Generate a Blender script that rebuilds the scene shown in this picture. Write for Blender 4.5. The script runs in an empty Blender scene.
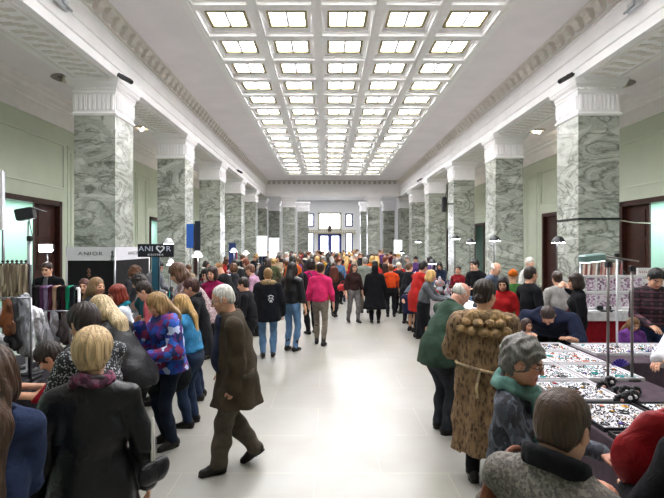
import bpy, math, random
import numpy as np
from mathutils import Vector, Matrix
R = math.radians
sc = bpy.context.scene
COL = sc.collection
rng = random.Random(7)

# ------------------------------------------------------------------ tagging
def tag(o, label=None, cat=None, group=None, kind=None):
    if label: o['label'] = label
    if cat: o['category'] = cat
    if group: o['group'] = group
    if kind: o['kind'] = kind
    return o

def empty(name, loc=(0, 0, 0), rz=0.0, label=None, cat=None, group=None, kind=None):
    o = bpy.data.objects.new(name, None)
    COL.objects.link(o)
    o.location = loc
    o.rotation_euler = (0, 0, rz)
    o.empty_display_size = 0.1
    return tag(o, label, cat, group, kind)

def mesh_obj(name, me, mats=(), parent=None, loc=None, rz=0.0):
    o = bpy.data.objects.new(name, me)
    COL.objects.link(o)
    if not isinstance(mats, (list, tuple)):
        mats = [mats]
    if len(me.materials) == 0:
        for m in mats:
            me.materials.append(m)
    if parent is not None:
        o.parent = parent
    if loc is not None:
        o.location = loc
    if rz:
        o.rotation_euler = (0, 0, rz)
    return o

def children(o):
    return [c for c in bpy.data.objects if c.parent == o]

def kids_map():
    m = {}
    for c in bpy.data.objects:
        if c.parent:
            m.setdefault(c.parent.name, []).append(c)
    return m

def copy_tree(o, kids, parent=None):
    c = o.copy()
    COL.objects.link(c)
    c.parent = parent
    for ch in kids.get(o.name, []):
        copy_tree(ch, kids, c)
    return c

# ------------------------------------------------------------------ hard-surface mesh builder
class MB:
    def __init__(s):
        s.v, s.f, s.mi, s.sm = [], [], [], []
    def _add(s, vs, fs, mi=0, sm=False):
        b = len(s.v)
        s.v += [tuple(v) for v in vs]
        s.f += [tuple(i + b for i in f) for f in fs]
        s.mi += [mi] * len(fs)
        s.sm += [sm] * len(fs)
        return s
    def box(s, x0, x1, y0, y1, z0, z1, mi=0, M=None):
        vs = [(x, y, z) for z in (z0, z1) for y in (y0, y1) for x in (x0, x1)]
        if M is not None:
            vs = [M @ Vector(v) for v in vs]
        return s._add(vs, [(0, 2, 3, 1), (4, 5, 7, 6), (0, 1, 5, 4), (2, 6, 7, 3), (0, 4, 6, 2), (1, 3, 7, 5)], mi)
    def cbox(s, x0, x1, y0, y1, z0, z1, c=0.01, mi=0, M=None):
        """box with chamfered vertical and top/bottom edges"""
        def ring(z, i):
            a, b, d, e = x0 + i, x1 - i, y0 + i, y1 - i
            return [(a + c, d, z), (b - c, d, z), (b, d + c, z), (b, e - c, z), (b - c, e, z), (a + c, e, z), (a, e - c, z), (a, d + c, z)]
        rings = [ring(z0, c), ring(z0 + c, 0), ring(z1 - c, 0), ring(z1, c)]
        vs = [p for r in rings for p in r]
        if M is not None:
            vs = [M @ Vector(v) for v in vs]
        fs = [tuple(range(7, -1, -1)), tuple(range(24, 32))]
        for k in range(3):
            for i in range(8):
                j = (i + 1) % 8
                fs.append((k * 8 + i, k * 8 + j, k * 8 + 8 + j, k * 8 + 8 + i))
        return s._add(vs, fs, mi)
    def tube(s, pts, r, n=8, mi=0, closed=False, sm=True):
        pts = [Vector(p) for p in pts]
        rs = r if isinstance(r, (list, tuple)) else [r] * len(pts)
        vs, fs = [], []
        N = len(pts)
        up0 = None
        for i, p in enumerate(pts):
            if closed:
                t = pts[(i + 1) % N] - pts[i - 1]
            else:
                t = pts[min(i + 1, N - 1)] - pts[max(i - 1, 0)]
            t.normalize()
            if up0 is None:
                up0 = Vector((0, 0, 1)) if abs(t.z) < .9 else Vector((1, 0, 0))
            a = t.cross(up0)
            if a.length < 1e-4:
                a = t.cross(Vector((0, 1, 0)))
            a.normalize()
            b = a.cross(t).normalized()
            up0 = b
            for k in range(n):
                an = 2 * math.pi * k / n
                vs.append(p + (a * math.cos(an) + b * math.sin(an)) * rs[i])
        for i in range(N if closed else N - 1):
            j = (i + 1) % N
            for k in range(n):
                l = (k + 1) % n
                fs.append((i * n + k, i * n + l, j * n + l, j * n + k))
        if not closed:
            fs.append(tuple(range(n - 1, -1, -1)))
            fs.append(tuple((N - 1) * n + k for k in range(n)))
        return s._add(vs, fs, mi, sm)
    def lathe(s, prof, n=16, c=(0, 0, 0), mi=0, M=None, sm=True):
        vs, fs = [], []
        for (r, z) in prof:
            for k in range(n):
                a = 2 * math.pi * k / n
                vs.append((c[0] + r * math.cos(a), c[1] + r * math.sin(a), c[2] + z))
        m = len(prof)
        for i in range(m - 1):
            for k in range(n):
                l = (k + 1) % n
                fs.append((i * n + k, i * n + l, i * n + n + l, i * n + n + k))
        fs.append(tuple(range(n - 1, -1, -1)))
        fs.append(tuple((m - 1) * n + k for k in range(n)))
        if M is not None:
            vs = [M @ Vector(v) for v in vs]
        return s._add(vs, fs, mi, sm)
    def sqlathe(s, prof, cx, cy, mi=0):
        """square rings: prof = [(half, z)]"""
        vs, fs = [], []
        for (h, z) in prof:
            vs += [(cx - h, cy - h, z), (cx + h, cy - h, z), (cx + h, cy + h, z), (cx - h, cy + h, z)]
        m = len(prof)
        for i in range(m - 1):
            for k in range(4):
                l = (k + 1) % 4
                fs.append((i * 4 + k, i * 4 + l, i * 4 + 4 + l, i * 4 + 4 + k))
        fs.append((3, 2, 1, 0))
        fs.append(tuple((m - 1) * 4 + k for k in range(4)))
        return s._add(vs, fs, mi)
    def prism(s, prof, p0, p1, ax, mi=0):
        """profile [(u, w)] extruded along 'x' or 'y' from p0 to p1; u is the other horizontal axis, w is z"""
        n = len(prof)
        vs = []
        for q in (p0, p1):
            for (u, w) in prof:
                vs.append((u, q, w) if ax == 'y' else (q, u, w))
        fs = [(i, (i + 1) % n, n + (i + 1) % n, n + i) for i in range(n)]
        fs += [tuple(range(n - 1, -1, -1)), tuple(range(n, 2 * n))]
        return s._add(vs, fs, mi)
    def me(s, name):
        me = bpy.data.meshes.new(name)
        me.from_pydata(s.v, [], s.f)
        me.polygons.foreach_set('material_index', s.mi)
        me.polygons.foreach_set('use_smooth', s.sm)
        me.update()
        return me
    def build(s, name, mats, parent=None, loc=None, rz=0.0):
        return mesh_obj(name, s.me(name), mats, parent, loc, rz)

# ------------------------------------------------------------------ implicit surfaces (soft shapes)
def axis(lo, hi, base, ref):
    out, x = [], lo
    while x < hi + base:
        out.append(x)
        st = base
        for (a, b, h) in ref:
            if x + h > a - .001 and x < b:
                st = min(st, h)
            elif x < a:
                st = min(st, max(a - x, h))
        x += st
    return np.array(out)

class Field:
    def __init__(s, lo, hi, base, ref=()):
        """ref: list of (lo3, hi3, step) refined boxes"""
        s.ax = [axis(lo[i], hi[i], base, [(r[0][i], r[1][i], r[2]) for r in ref]) for i in range(3)]
        s.D = np.full([len(a) for a in s.ax], .3)
    def _sub(s, lo, hi, m):
        sl = []
        for i in range(3):
            a = np.searchsorted(s.ax[i], lo[i] - m)
            b = np.searchsorted(s.ax[i], hi[i] + m)
            sl.append(slice(max(a - 1, 0), b + 1))
        sl = tuple(sl)
        X = s.ax[0][sl[0]][:, None, None]
        Y = s.ax[1][sl[1]][None, :, None]
        Z = s.ax[2][sl[2]][None, None, :]
        return sl, X, Y, Z
    def _mix(s, sl, d, k, sub):
        A = s.D[sl]
        if A.size == 0:
            return
        if sub:
            h = np.clip(.5 - .5 * (d + A) / k, 0, 1)
            s.D[sl] = A + (-d - A) * h + k * h * (1 - h)
        else:
            h = np.clip(.5 + .5 * (d - A) / k, 0, 1)
            s.D[sl] = d + (A - d) * h - k * h * (1 - h)
    def cap(s, a, b, r1, r2=None, k=.02, sq=None, sub=False):
        r2 = r1 if r2 is None else r2
        a, b = np.array(a, float), np.array(b, float)
        f = 1.0
        m = max(r1, r2) * max(1, (sq[1] if sq else 1)) + k + .05
        sl, X, Y, Z = s._sub(np.minimum(a, b), np.maximum(a, b), m)
        px, py, pz = X - a[0], Y - a[1], Z - a[2]
        ab = b - a
        L = max(ab @ ab, 1e-9)
        t = np.clip((px * ab[0] + py * ab[1] + pz * ab[2]) / L, 0, 1)
        qx, qy, qz = px - t * ab[0], py - t * ab[1], pz - t * ab[2]
        d2 = qx * qx + qy * qy + qz * qz
        if sq:
            n, f = np.array(sq[0], float), sq[1]
            c = qx * n[0] + qy * n[1] + qz * n[2]
            d2 = d2 + c * c * (1 / (f * f) - 1)
        d = np.sqrt(d2) - (r1 + (r2 - r1) * t)
        if sq and f < 1:
            d = d * (.5 + .5 * f)
        s._mix(sl, d, k, sub)
    def ell(s, c, r, k=.02, M=None, sub=False):
        c, r = np.array(c, float), np.array(r, float)
        m = max(r) + k + .03
        sl, X, Y, Z = s._sub(c, c, m)
        px, py, pz = X - c[0], Y - c[1], Z - c[2]
        if M is not None:
            px, py, pz = (px * M[0, i] + py * M[1, i] + pz * M[2, i] for i in range(3))
        qx, qy, qz = px / r[0], py / r[1], pz / r[2]
        k0 = np.sqrt(qx * qx + qy * qy + qz * qz)
        k1 = np.sqrt((qx / r[0]) ** 2 + (qy / r[1]) ** 2 + (qz / r[2]) ** 2) + 1e-6
        d = k0 * (k0 - 1) / k1
        s._mix(sl, d, k, sub)
    def plane(s, n, p, sharp=True):
        """keep the side where (x-p).n < 0"""
        n = np.array(n, float)
        X, Y, Z = s.ax[0][:, None, None], s.ax[1][None, :, None], s.ax[2][None, None, :]
        d = (X - p[0]) * n[0] + (Y - p[1]) * n[1] + (Z - p[2]) * n[2]
        s.D = np.maximum(s.D, d)
    def disp(s, fn):
        X, Y, Z = s.ax[0][:, None, None], s.ax[1][None, :, None], s.ax[2][None, None, :]
        s.D = s.D + fn(X, Y, Z)
    def mesh(s, name, matfn=None):
        D = s.D.copy()
        D[0], D[-1] = np.maximum(D[0], .01), np.maximum(D[-1], .01)
        D[:, 0], D[:, -1] = np.maximum(D[:, 0], .01), np.maximum(D[:, -1], .01)
        D[:, :, 0], D[:, :, -1] = np.maximum(D[:, :, 0], .01), np.maximum(D[:, :, -1], .01)
        S = D < 0
        nx, ny, nz = D.shape
        cs = [S[i:nx - 1 + i, j:ny - 1 + j, k:nz - 1 + k] for i in (0, 1) for j in (0, 1) for k in (0, 1)]
        cnt = sum(c.astype(np.int8) for c in cs)
        act = (cnt > 0) & (cnt < 8)
        I = np.argwhere(act)
        idx = -np.ones(act.shape, np.int64)
        idx[act] = np.arange(len(I))
        acc = np.zeros((len(I), 3))
        num = np.zeros(len(I))
        ax = s.ax
        offs = [(i, j, k) for i in (0, 1) for j in (0, 1) for k in (0, 1)]
        vals = {o: D[I[:, 0] + o[0], I[:, 1] + o[1], I[:, 2] + o[2]] for o in offs}
        for o in offs:
            for d in range(3):
                if o[d] == 0:
                    q = list(o); q[d] = 1; q = tuple(q)
                    va, vb = vals[o], vals[q]
                    m = (va < 0) != (vb < 0)
                    t = np.where(m, va / np.where(m, va - vb, 1), 0)
                    for e in range(3):
                        c0 = ax[e][I[:, e] + o[e]]
                        if e == d:
                            c1 = ax[e][I[:, e] + 1]
                            acc[:, e] += np.where(m, c0 + t * (c1 - c0), 0)
                        else:
                            acc[:, e] += np.where(m, c0, 0)
                    num += m
        V = acc / num[:, None]
        Q = []
        for d in range(3):
            sl0 = [slice(None)] * 3; sl1 = [slice(None)] * 3
            sl0[d] = slice(0, -1); sl1[d] = slice(1, None)
            a, b = S[tuple(sl0)], S[tuple(sl1)]
            e = np.argwhere(a != b)
            u, v = (d + 1) % 3, (d + 2) % 3
            e = e[(e[:, u] > 0) & (e[:, v] > 0) & (e[:, u] < D.shape[u] - 1) & (e[:, v] < D.shape[v] - 1)]
            fl = S[e[:, 0], e[:, 1], e[:, 2]]
            def g(du, dv):
                q = e.copy(); q[:, u] -= du; q[:, v] -= dv
                return idx[q[:, 0], q[:, 1], q[:, 2]]
            quad = np.stack([g(1, 1), g(0, 1), g(0, 0), g(1, 0)], 1)
            quad[~fl] = quad[~fl][:, ::-1]
            Q.append(quad)
        Q = np.concatenate(Q)
        Q = Q[(Q >= 0).all(1)]
        me = bpy.data.meshes.new(name)
        me.vertices.add(len(V)); me.vertices.foreach_set('co', V.ravel())
        me.loops.add(len(Q) * 4); me.loops.foreach_set('vertex_index', Q.ravel().astype(np.int32))
        me.polygons.add(len(Q))
        me.polygons.foreach_set('loop_start', np.arange(0, len(Q) * 4, 4, dtype=np.int32))
        me.polygons.foreach_set('use_smooth', np.ones(len(Q), bool))
        if matfn is not None:
            cen = V[Q].mean(1)
            me.polygons.foreach_set('material_index', matfn(cen).astype(np.int32))
        me.update(calc_edges=True)
        return me

# ------------------------------------------------------------------ materials
MC = {}
def _nt(name):
    m = bpy.data.materials.new(name)
    m.use_nodes = True
    nt = m.node_tree
    b = nt.nodes['Principled BSDF']
    return m, nt, b
def s2l(c):
    return tuple((x / 12.92 if x <= .04045 else ((x + .055) / 1.055) ** 2.4) for x in c)
def hexc(h):
    h = h.lstrip('#')
    return s2l(tuple(int(h[i:i + 2], 16) / 255 for i in (0, 2, 4)))
def N(nt, t, **k):
    n = nt.nodes.new(t)
    for a, v in k.items():
        if a.startswith('i_'):
            n.inputs[a[2:].replace('_', ' ')].default_value = v
        else:
            setattr(n, a, v)
    return n
def ramp(nt, stops, interp='LINEAR'):
    n = nt.nodes.new('ShaderNodeValToRGB')
    n.color_ramp.interpolation = interp
    e = n.color_ramp.elements
    e[0].position = stops[0][0]; e[0].color = tuple(stops[0][1]) + (1,)
    e[1].position = stops[-1][0]; e[1].color = tuple(stops[-1][1]) + (1,)
    for p, c in stops[1:-1]:
        q = e.new(p); q.color = tuple(c) + (1,)
    return n
def coords(nt, scale=(1, 1, 1), rot=(0, 0, 0)):
    tc = N(nt, 'ShaderNodeTexCoord')
    mp = N(nt, 'ShaderNodeMapping')
    mp.inputs['Scale'].default_value = scale
    mp.inputs['Rotation'].default_value = rot
    nt.links.new(tc.outputs['Object'], mp.inputs['Vector'])
    return mp.outputs['Vector']
def bump(nt, b, h, st=.3, dist=.01):
    n = N(nt, 'ShaderNodeBump')
    n.inputs['Strength'].default_value = st
    n.inputs['Distance'].default_value = dist
    nt.links.new(h, n.inputs['Height'])
    nt.links.new(n.outputs['Normal'], b.inputs['Normal'])

def plain(h, rough=.6, metal=0., spec=.5, var=.0, vscale=8, coat=0):
    key = ('plain', h, rough, metal, spec, var, vscale, coat)
    if key in MC: return MC[key]
    m, nt, b = _nt('surface_' + h.lstrip('#'))
    c = hexc(h)
    b.inputs['Base Color'].default_value = c + (1,)
    b.inputs['Roughness'].default_value = rough
    b.inputs['Metallic'].default_value = metal
    b.inputs['Specular IOR Level'].default_value = spec
    b.inputs['Coat Weight'].default_value = coat
    v = coords(nt)
    no = N(nt, 'ShaderNodeTexNoise'); no.inputs['Scale'].default_value = vscale; no.inputs['Detail'].default_value = 4
    nt.links.new(v, no.inputs['Vector'])
    k = max(var, .04)
    r = ramp(nt, [(.3, [x * (1 - k) for x in c]), (.7, [min(1, x * (1 + k)) for x in c])])
    nt.links.new(no.outputs['Fac'], r.inputs['Fac'])
    nt.links.new(r.outputs['Color'], b.inputs['Base Color'])
    MC[key] = m
    return m

def cloth(h, rough=.9, weave=1., sheen=.02, h2=None, sc_=14):
    key = ('cloth', h, rough, weave, h2, sc_)
    if key in MC: return MC[key]
    m, nt, b = _nt('cloth_' + h.lstrip('#'))
    c = hexc(h); c2 = hexc(h2) if h2 else [x * .72 for x in c]
    v = coords(nt)
    no = N(nt, 'ShaderNodeTexNoise'); no.inputs['Scale'].default_value = sc_; no.inputs['Detail'].default_value = 6
    nt.links.new(v, no.inputs['Vector'])
    r = ramp(nt, [(.35, c2), (.65, c)])
    nt.links.new(no.outputs['Fac'], r.inputs['Fac'])
    nt.links.new(r.outputs['Color'], b.inputs['Base Color'])
    b.inputs['Roughness'].default_value = rough
    b.inputs['Specular IOR Level'].default_value = .15
    b.inputs['Sheen Weight'].default_value = sheen
    n2 = N(nt, 'ShaderNodeTexNoise'); n2.inputs['Scale'].default_value = 22; n2.inputs['Detail'].default_value = 8
    n2.inputs['Distortion'].default_value = .6
    nt.links.new(v, n2.inputs['Vector'])
    bump(nt, b, n2.outputs['Fac'], .45 * weave, .02)
    MC[key] = m
    return m

def leather(h, rough=.4):
    key = ('leather', h, rough)
    if key in MC: return MC[key]
    m, nt, b = _nt('leather_' + h.lstrip('#'))
    c = hexc(h)
    b.inputs['Base Color'].default_value = c + (1,)
    b.inputs['Roughness'].default_value = rough
    b.inputs['Specular IOR Level'].default_value = .35
    v = coords(nt)
    n2 = N(nt, 'ShaderNodeTexNoise'); n2.inputs['Scale'].default_value = 14; n2.inputs['Detail'].default_value = 8
    n2.inputs['Distortion'].default_value = 1.2
    nt.links.new(v, n2.inputs['Vector'])
    bump(nt, b, n2.outputs['Fac'], .5, .02)
    MC[key] = m
    return m

def cells(name, cols, scale=20, rough=.8, stretch=(1, 1, 1), mode='cells', bg=None, fuzz=0):
    key = ('cells', name)
    if key in MC: return MC[key]
    m, nt, b = _nt(name)
    v = coords(nt, stretch)
    if fuzz:
        nn = N(nt, 'ShaderNodeTexNoise'); nn.inputs['Scale'].default_value = 30
        nt.links.new(v, nn.inputs['Vector'])
        ad = N(nt, 'ShaderNodeVectorMath'); ad.operation = 'MULTIPLY_ADD'
        nt.links.new(nn.outputs['Color'], ad.inputs[0]); ad.inputs[1].default_value = (fuzz,) * 3
        nt.links.new(v, ad.inputs[2]); v = ad.outputs[0]
    vo = N(nt, 'ShaderNodeTexVoronoi'); vo.inputs['Scale'].default_value = scale
    nt.links.new(v, vo.inputs['Vector'])
    cc = [hexc(c) for c in cols]
    if mode == 'cells':
        se = N(nt, 'ShaderNodeSeparateColor')
        nt.links.new(vo.outputs['Color'], se.inputs[0])
        r = ramp(nt, [(i / len(cc), c) for i, c in enumerate(cc)], 'CONSTANT')
        nt.links.new(se.outputs[0], r.inputs['Fac'])
    else:
        r = ramp(nt, [(p, c) for p, c in zip(mode, cc)], 'LINEAR')
        nt.links.new(vo.outputs['Distance'], r.inputs['Fac'])
    nt.links.new(r.outputs['Color'], b.inputs['Base Color'])
    b.inputs['Roughness'].default_value = rough
    n2 = N(nt, 'ShaderNodeTexNoise'); n2.inputs['Scale'].default_value = 45; n2.inputs['Detail'].default_value = 8
    nt.links.new(v, n2.inputs['Vector'])
    bump(nt, b, n2.outputs['Fac'], .4, .012)
    MC[key] = m
    return m

def plaid(name, base, l1, l2, scale=9):
    key = ('plaid', name)
    if key in MC: return MC[key]
    m, nt, b = _nt(name)
    v = coords(nt)
    col = hexc(base) + (1,)
    prev = None
    for ax_, c, s_ in (('X', l1, scale), ('Z', l1, scale), ('Z', l2, scale * 1.9)):
        w = N(nt, 'ShaderNodeTexWave'); w.bands_direction = ax_; w.inputs['Scale'].default_value = s_ / 3
        nt.links.new(v, w.inputs['Vector'])
        r = ramp(nt, [(.72, (0, 0, 0)), (.8, (1, 1, 1))])
        nt.links.new(w.outputs['Fac'], r.inputs['Fac'])
        mx = N(nt, 'ShaderNodeMix'); mx.data_type = 'RGBA'
        nt.links.new(r.outputs['Color'], mx.inputs['Factor'])
        if prev is None: mx.inputs['A'].default_value = col
        else: nt.links.new(prev, mx.inputs['A'])
        mx.inputs['B'].default_value = hexc(c) + (1,)
        prev = mx.outputs['Result']
    nt.links.new(prev, b.inputs['Base Color'])
    b.inputs['Roughness'].default_value = .85
    MC[key] = m
    return m

def hairmat(h, rough=.45):
    key = ('hair', h)
    if key in MC: return MC[key]
    m, nt, b = _nt('hair_' + h.lstrip('#'))
    c = hexc(h)
    v = coords(nt, (70, 70, 5))
    no = N(nt, 'ShaderNodeTexNoise'); no.inputs['Scale'].default_value = 1.; no.inputs['Detail'].default_value = 5
    no.inputs['Distortion'].default_value = .8
    nt.links.new(v, no.inputs['Vector'])
    r = ramp(nt, [(.3, [x * .42 for x in c]), (.52, c), (.75, [min(1, x * 1.5 + .01) for x in c])])
    nt.links.new(no.outputs['Fac'], r.inputs['Fac'])
    nt.links.new(r.outputs['Color'], b.inputs['Base Color'])
    b.inputs['Roughness'].default_value = rough
    b.inputs['Specular IOR Level'].default_value = .4
    bump(nt, b, no.outputs['Fac'], .7, .012)
    MC[key] = m
    return m

def skinmat(h='#d9a98c'):
    key = ('skin', h)
    if key in MC: return MC[key]
    m, nt, b = _nt('skin_' + h.lstrip('#'))
    c = hexc(h)
    v = coords(nt)
    no = N(nt, 'ShaderNodeTexNoise'); no.inputs['Scale'].default_value = 18; no.inputs['Detail'].default_value = 4
    nt.links.new(v, no.inputs['Vector'])
    r = ramp(nt, [(.35, [c[0] * .92, c[1] * .8, c[2] * .78]), (.65, c)])
    nt.links.new(no.outputs['Fac'], r.inputs['Fac'])
    nt.links.new(r.outputs['Color'], b.inputs['Base Color'])
    b.inputs['Roughness'].default_value = .5
    b.inputs['Subsurface Weight'].default_value = .0
    MC[key] = m
    return m

def glow(name, h, s):
    key = ('glow', name)
    if key in MC: return MC[key]
    m, nt, b = _nt(name)
    b.inputs['Base Color'].default_value = (.8, .8, .8, 1)
    b.inputs['Emission Color'].default_value = hexc(h) + (1,)
    b.inputs['Emission Strength'].default_value = s
    MC[key] = m
    return m
PANE_E, DAY_E, LAMP_E, SIDE_E, LOB_E, EXPO, BULB_E = 16., 6., 30., 180., 200., .62, 30.
# ------------------------------------------------------------------ people
def vn(v):
    v = np.array(v, float)
    return v / (np.linalg.norm(v) + 1e-9)
def rx(a):
    c, s = math.cos(R(a)), math.sin(R(a)); return np.array([[1, 0, 0], [0, c, -s], [0, s, c]])
def ry(a):
    c, s = math.cos(R(a)), math.sin(R(a)); return np.array([[c, 0, s], [0, 1, 0], [-s, 0, c]])
def rz_(a):
    c, s = math.cos(R(a)), math.sin(R(a)); return np.array([[c, -s, 0], [s, c, 0], [0, 0, 1]])
def ik(a, t, l1, l2, pole):
    a, t = np.array(a, float), np.array(t, float)
    d = t - a
    L = np.linalg.norm(d)
    if L > (l1 + l2) * .995:
        t = a + d / L * (l1 + l2) * .995; d = t - a; L = np.linalg.norm(d)
    L = max(L, abs(l1 - l2) + .02)
    u = d / (np.linalg.norm(d) + 1e-9)
    x = (l1 * l1 - l2 * l2 + L * L) / (2 * L)
    h = math.sqrt(max(l1 * l1 - x * x, 0))
    p = np.array(pole, float); p = p - (p @ u) * u; p = vn(p)
    return a + u * x + p * h, t

class Fig:
    def __init__(s, H=1.68, w=1.0, lean=0, slean=0, twist=0, hp=0, hy=0, hroll=0, lh=None, rh=None, lf=(.09, 0, 0), rf=(-.09, 0, 0),
                 lpitch=0, rpitch=0, lyaw=8, ryaw=-8, curl=25, lpole=None, rpole=None, ltoe=None, rtoe=None, belly=0, hipshift=0, fem=False, nlean=.5, **kw):
        s.H, s.w, s.fem, s.curl, s.belly = H, w, fem, curl, belly
        k = s.k = H / 1.7
        s.Rt = ry(slean) @ rx(lean)                       # torso
        s.u = s.Rt @ np.array([0, 0, 1.]); s.f = s.Rt @ np.array([0, -1., 0])
        s.r = s.Rt @ rz_(twist) @ np.array([1., 0, 0])
        s.ff = vn(np.cross(s.u, -s.r)) if False else vn(np.cross(s.r, s.u) * -1 if np.cross(s.r, s.u) @ s.f < 0 else np.cross(s.r, s.u))
        fy = (lf[1] + rf[1]) / 2; fx = (lf[0] + rf[0]) / 2
        s.hip = np.array([fx + hipshift, fy + .30 * math.sin(R(lean)) * k, .53 * H - .04 * abs(math.sin(R(lean)))])
        s.ch = s.hip + s.u * .20 * H
        s.sc = s.hip + s.u * .295 * H
        sw = (.104 if fem else .115) * H * w
        s.sh = [s.sc + s.r * sw - s.u * .026 * H, s.sc - s.r * sw - s.u * .026 * H]      # left(+), right(-)
        s.nb = s.sc + s.u * .018 * H
        # head frame
        nu = vn(s.u * (1 - nlean) + np.array([0, 0, 1.]) * nlean)
        s.Rh = ry(slean * (1 - nlean)) @ rz_(twist * .5 + hy) @ rx(lean * (1 - nlean) + hp) @ ry(hroll)
        s.hs = k * 1.05
        s.hb = s.nb + nu * .036 * H + s.f * .014
        s.hc = s.hb + s.Rh @ np.array([0, -.012, .10 * k])
        # arms
        la, lb = .172 * H, .15 * H
        s.el, s.wr, s.hd = [], [], []
        for i, (t, pole) in enumerate(((lh, lpole), (rh, rpole))):
            sg = 1 if i == 0 else -1
            if t is None:
                t = s.sh[i] + np.array([sg * .09, -.06, -.31 * H])
                t = s.sh[i] + (t - s.sh[i]) * 1.0
            if pole is None:
                pole = np.array([sg * .5, .7, -.5])
            e, wv = ik(s.sh[i], t, la, lb, pole)
            s.el.append(e); s.wr.append(wv); s.hd.append(vn(wv - e))
        # legs
        s.kn, s.an, s.fd, s.fy = [], [], [], []
        for i, (t, p, yw) in enumerate(((lf, lpitch, lyaw), (rf, rpitch, ryaw))):
            sg = 1 if i == 0 else -1
            hj = s.hip + np.array([sg * .055 * H * w, 0, -.01])
            kn, an = ik(hj, (t[0], t[1] + .03, .075 * k + t[2]), .25 * H, .24 * H, (sg * .12, -1, 0))
            s.kn.append((hj, kn)); s.an.append(an); s.fd.append(rz_(yw) @ rx(p))
        h, c = (-.24 * H, None)
    # world <-> head-local
    def hl(s, p): return s.hc + s.Rh @ (np.array(p, float) * s.hs)
    def tolocal(s, P): return ((P - s.hc) @ s.Rh) / s.hs

    def torso(s, F, e=0., m=1., k=.04):
        H, w, q = s.H, s.w, s.k
        f = s.f
        if m < .99: wb = .9 * m
        else: wb = 1
        F.cap(s.hip - s.u * .02 * H, s.hip + s.u * .03 * H, (.150 if s.fem else .140) * q * w * wb + e, k=k, sq=(f, .72))
        F.cap(s.hip + s.u * .06 * H, s.ch - s.u * .06 * H, (.126 if s.fem else .138) * q * w * wb + e, .132 * q * w * wb + e, k=k + .02, sq=(f, .78))
        F.cap(s.ch - s.u * .03 * H, s.ch + s.u * .05 * H, .142 * q * w * wb + e, (.125) * q * w * wb + e, k=k + .02, sq=(s.ff, .72))
        if s.belly:
            F.ell(s.hip + s.u * .09 * H + f * .06, [.12 + e + s.belly * .3, .10 + e + s.belly, .14 + e], k=.06, M=s.Rt)
        if s.fem and m > .99:
            for g in (-1, 1):
                F.ell(s.ch + f * .085 * q + s.r * g * .065 * q + s.u * .01, np.array([.062, .055, .062]) * q + e * .7, k=.05)
        # shoulders, slope up to neck
        F.cap(s.sh[0] * .88 + s.sc * .12, s.sh[1] * .88 + s.sc * .12, .050 * q * wb + e * .8, k=.05)
        for i in (0, 1):
            F.cap(s.sh[i] * .75 + s.sc * .25, s.nb + s.u * .014 * H, .040 * q * wb + e * .6, .046 * q * wb + e * .4, k=.04)
    def arm(s, F, i, e=0., m=1., upto=1.0, k=.03):
        q, w = s.k, (s.w + 1) / 2
        a, b, c = s.sh[i], s.el[i], s.wr[i]
        F.cap(a, b, .050 * q * m * w + e, .042 * q * m * w + e, k=k)
        c2 = b + (c - b) * upto
        F.cap(b, c2, .042 * q * m * w + e, (.030 if m < 1 else .034) * q * w + e * .8, k=.015)
    def leg(s, F, i, e=0., m=1., k=.03):
        q, w = s.k, (s.w + 1) / 2
        hj, kn = s.kn[i]; an = s.an[i]
        F.cap(hj + np.array([0, 0, .02]), kn, .088 * q * m * w + e, .056 * q * m + e, k=k)
        F.cap(kn, kn * .55 + an * .45, .055 * q * m + e, .055 * q * m + e, k=.02)
        F.cap(kn * .6 + an * .4, an, .056 * q * m + e, (.036 if m < 1 else .042) * q + e, k=.03)
    def hand(s, F, i, fat=0):
        q = s.k * (.95 if s.fem else 1.02)
        sg = 1 if i == 0 else -1
        d, W = s.hd[i], s.wr[i]
        v = abs(d[2])
        n = np.array([-sg, 0, 0]) * v ** 2 + np.array([0, 0, -1.]) * (1 - v ** 2)
        n = vn(n - (n @ d) * d)
        t = vn(np.cross(n, d) if i == 0 else np.cross(d, n))
        F.cap(W - d * .02, W + d * .03 * q, .027 * q, .026 * q, k=.02, sq=(n, .75))
        F.cap(W + d * .035 * q + t * .012, W + d * .075 * q + t * .014, .026 * q, .024 * q, k=.015, sq=(n, .5))
        F.cap(W + d * .035 * q - t * .012, W + d * .072 * q - t * .016, .026 * q, .022 * q, k=.015, sq=(n, .5))
        tips = []
        cu = R(s.curl)
        for j, L in enumerate((.072, .082, .076, .060)):
            off = (.030 - j * .0205) * q
            b0 = W + d * (.088 - .004 * abs(j - 1)) * q + t * off
            r0 = (.0088 - .0004 * j) * q + fat
            d1 = d * math.cos(cu * .6) + n * math.sin(cu * .6) + t * (.09 - .06 * j)
            d2 = d * math.cos(cu * 1.7) + n * math.sin(cu * 1.7)
            p1 = b0 + vn(d1) * L * .48 * q
            p2 = p1 + vn(d2) * L * .52 * q
            F.cap(b0 - d * .012, p1, r0, r0, k=.006)
            F.cap(p1, p2, r0, r0 * .82, k=.003)
        b0 = W + d * .022 * q + t * .024 * q
        p1 = b0 + vn(t * .75 + d * .75 + n * .25) * .042 * q
        p2 = p1 + vn(t * .25 + d + n * .35) * .032 * q
        F.cap(b0, p1, .0135 * q + fat, .0105 * q + fat, k=.012)
        F.cap(p1, p2, .0105 * q + fat, .0085 * q + fat, k=.004)
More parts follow.
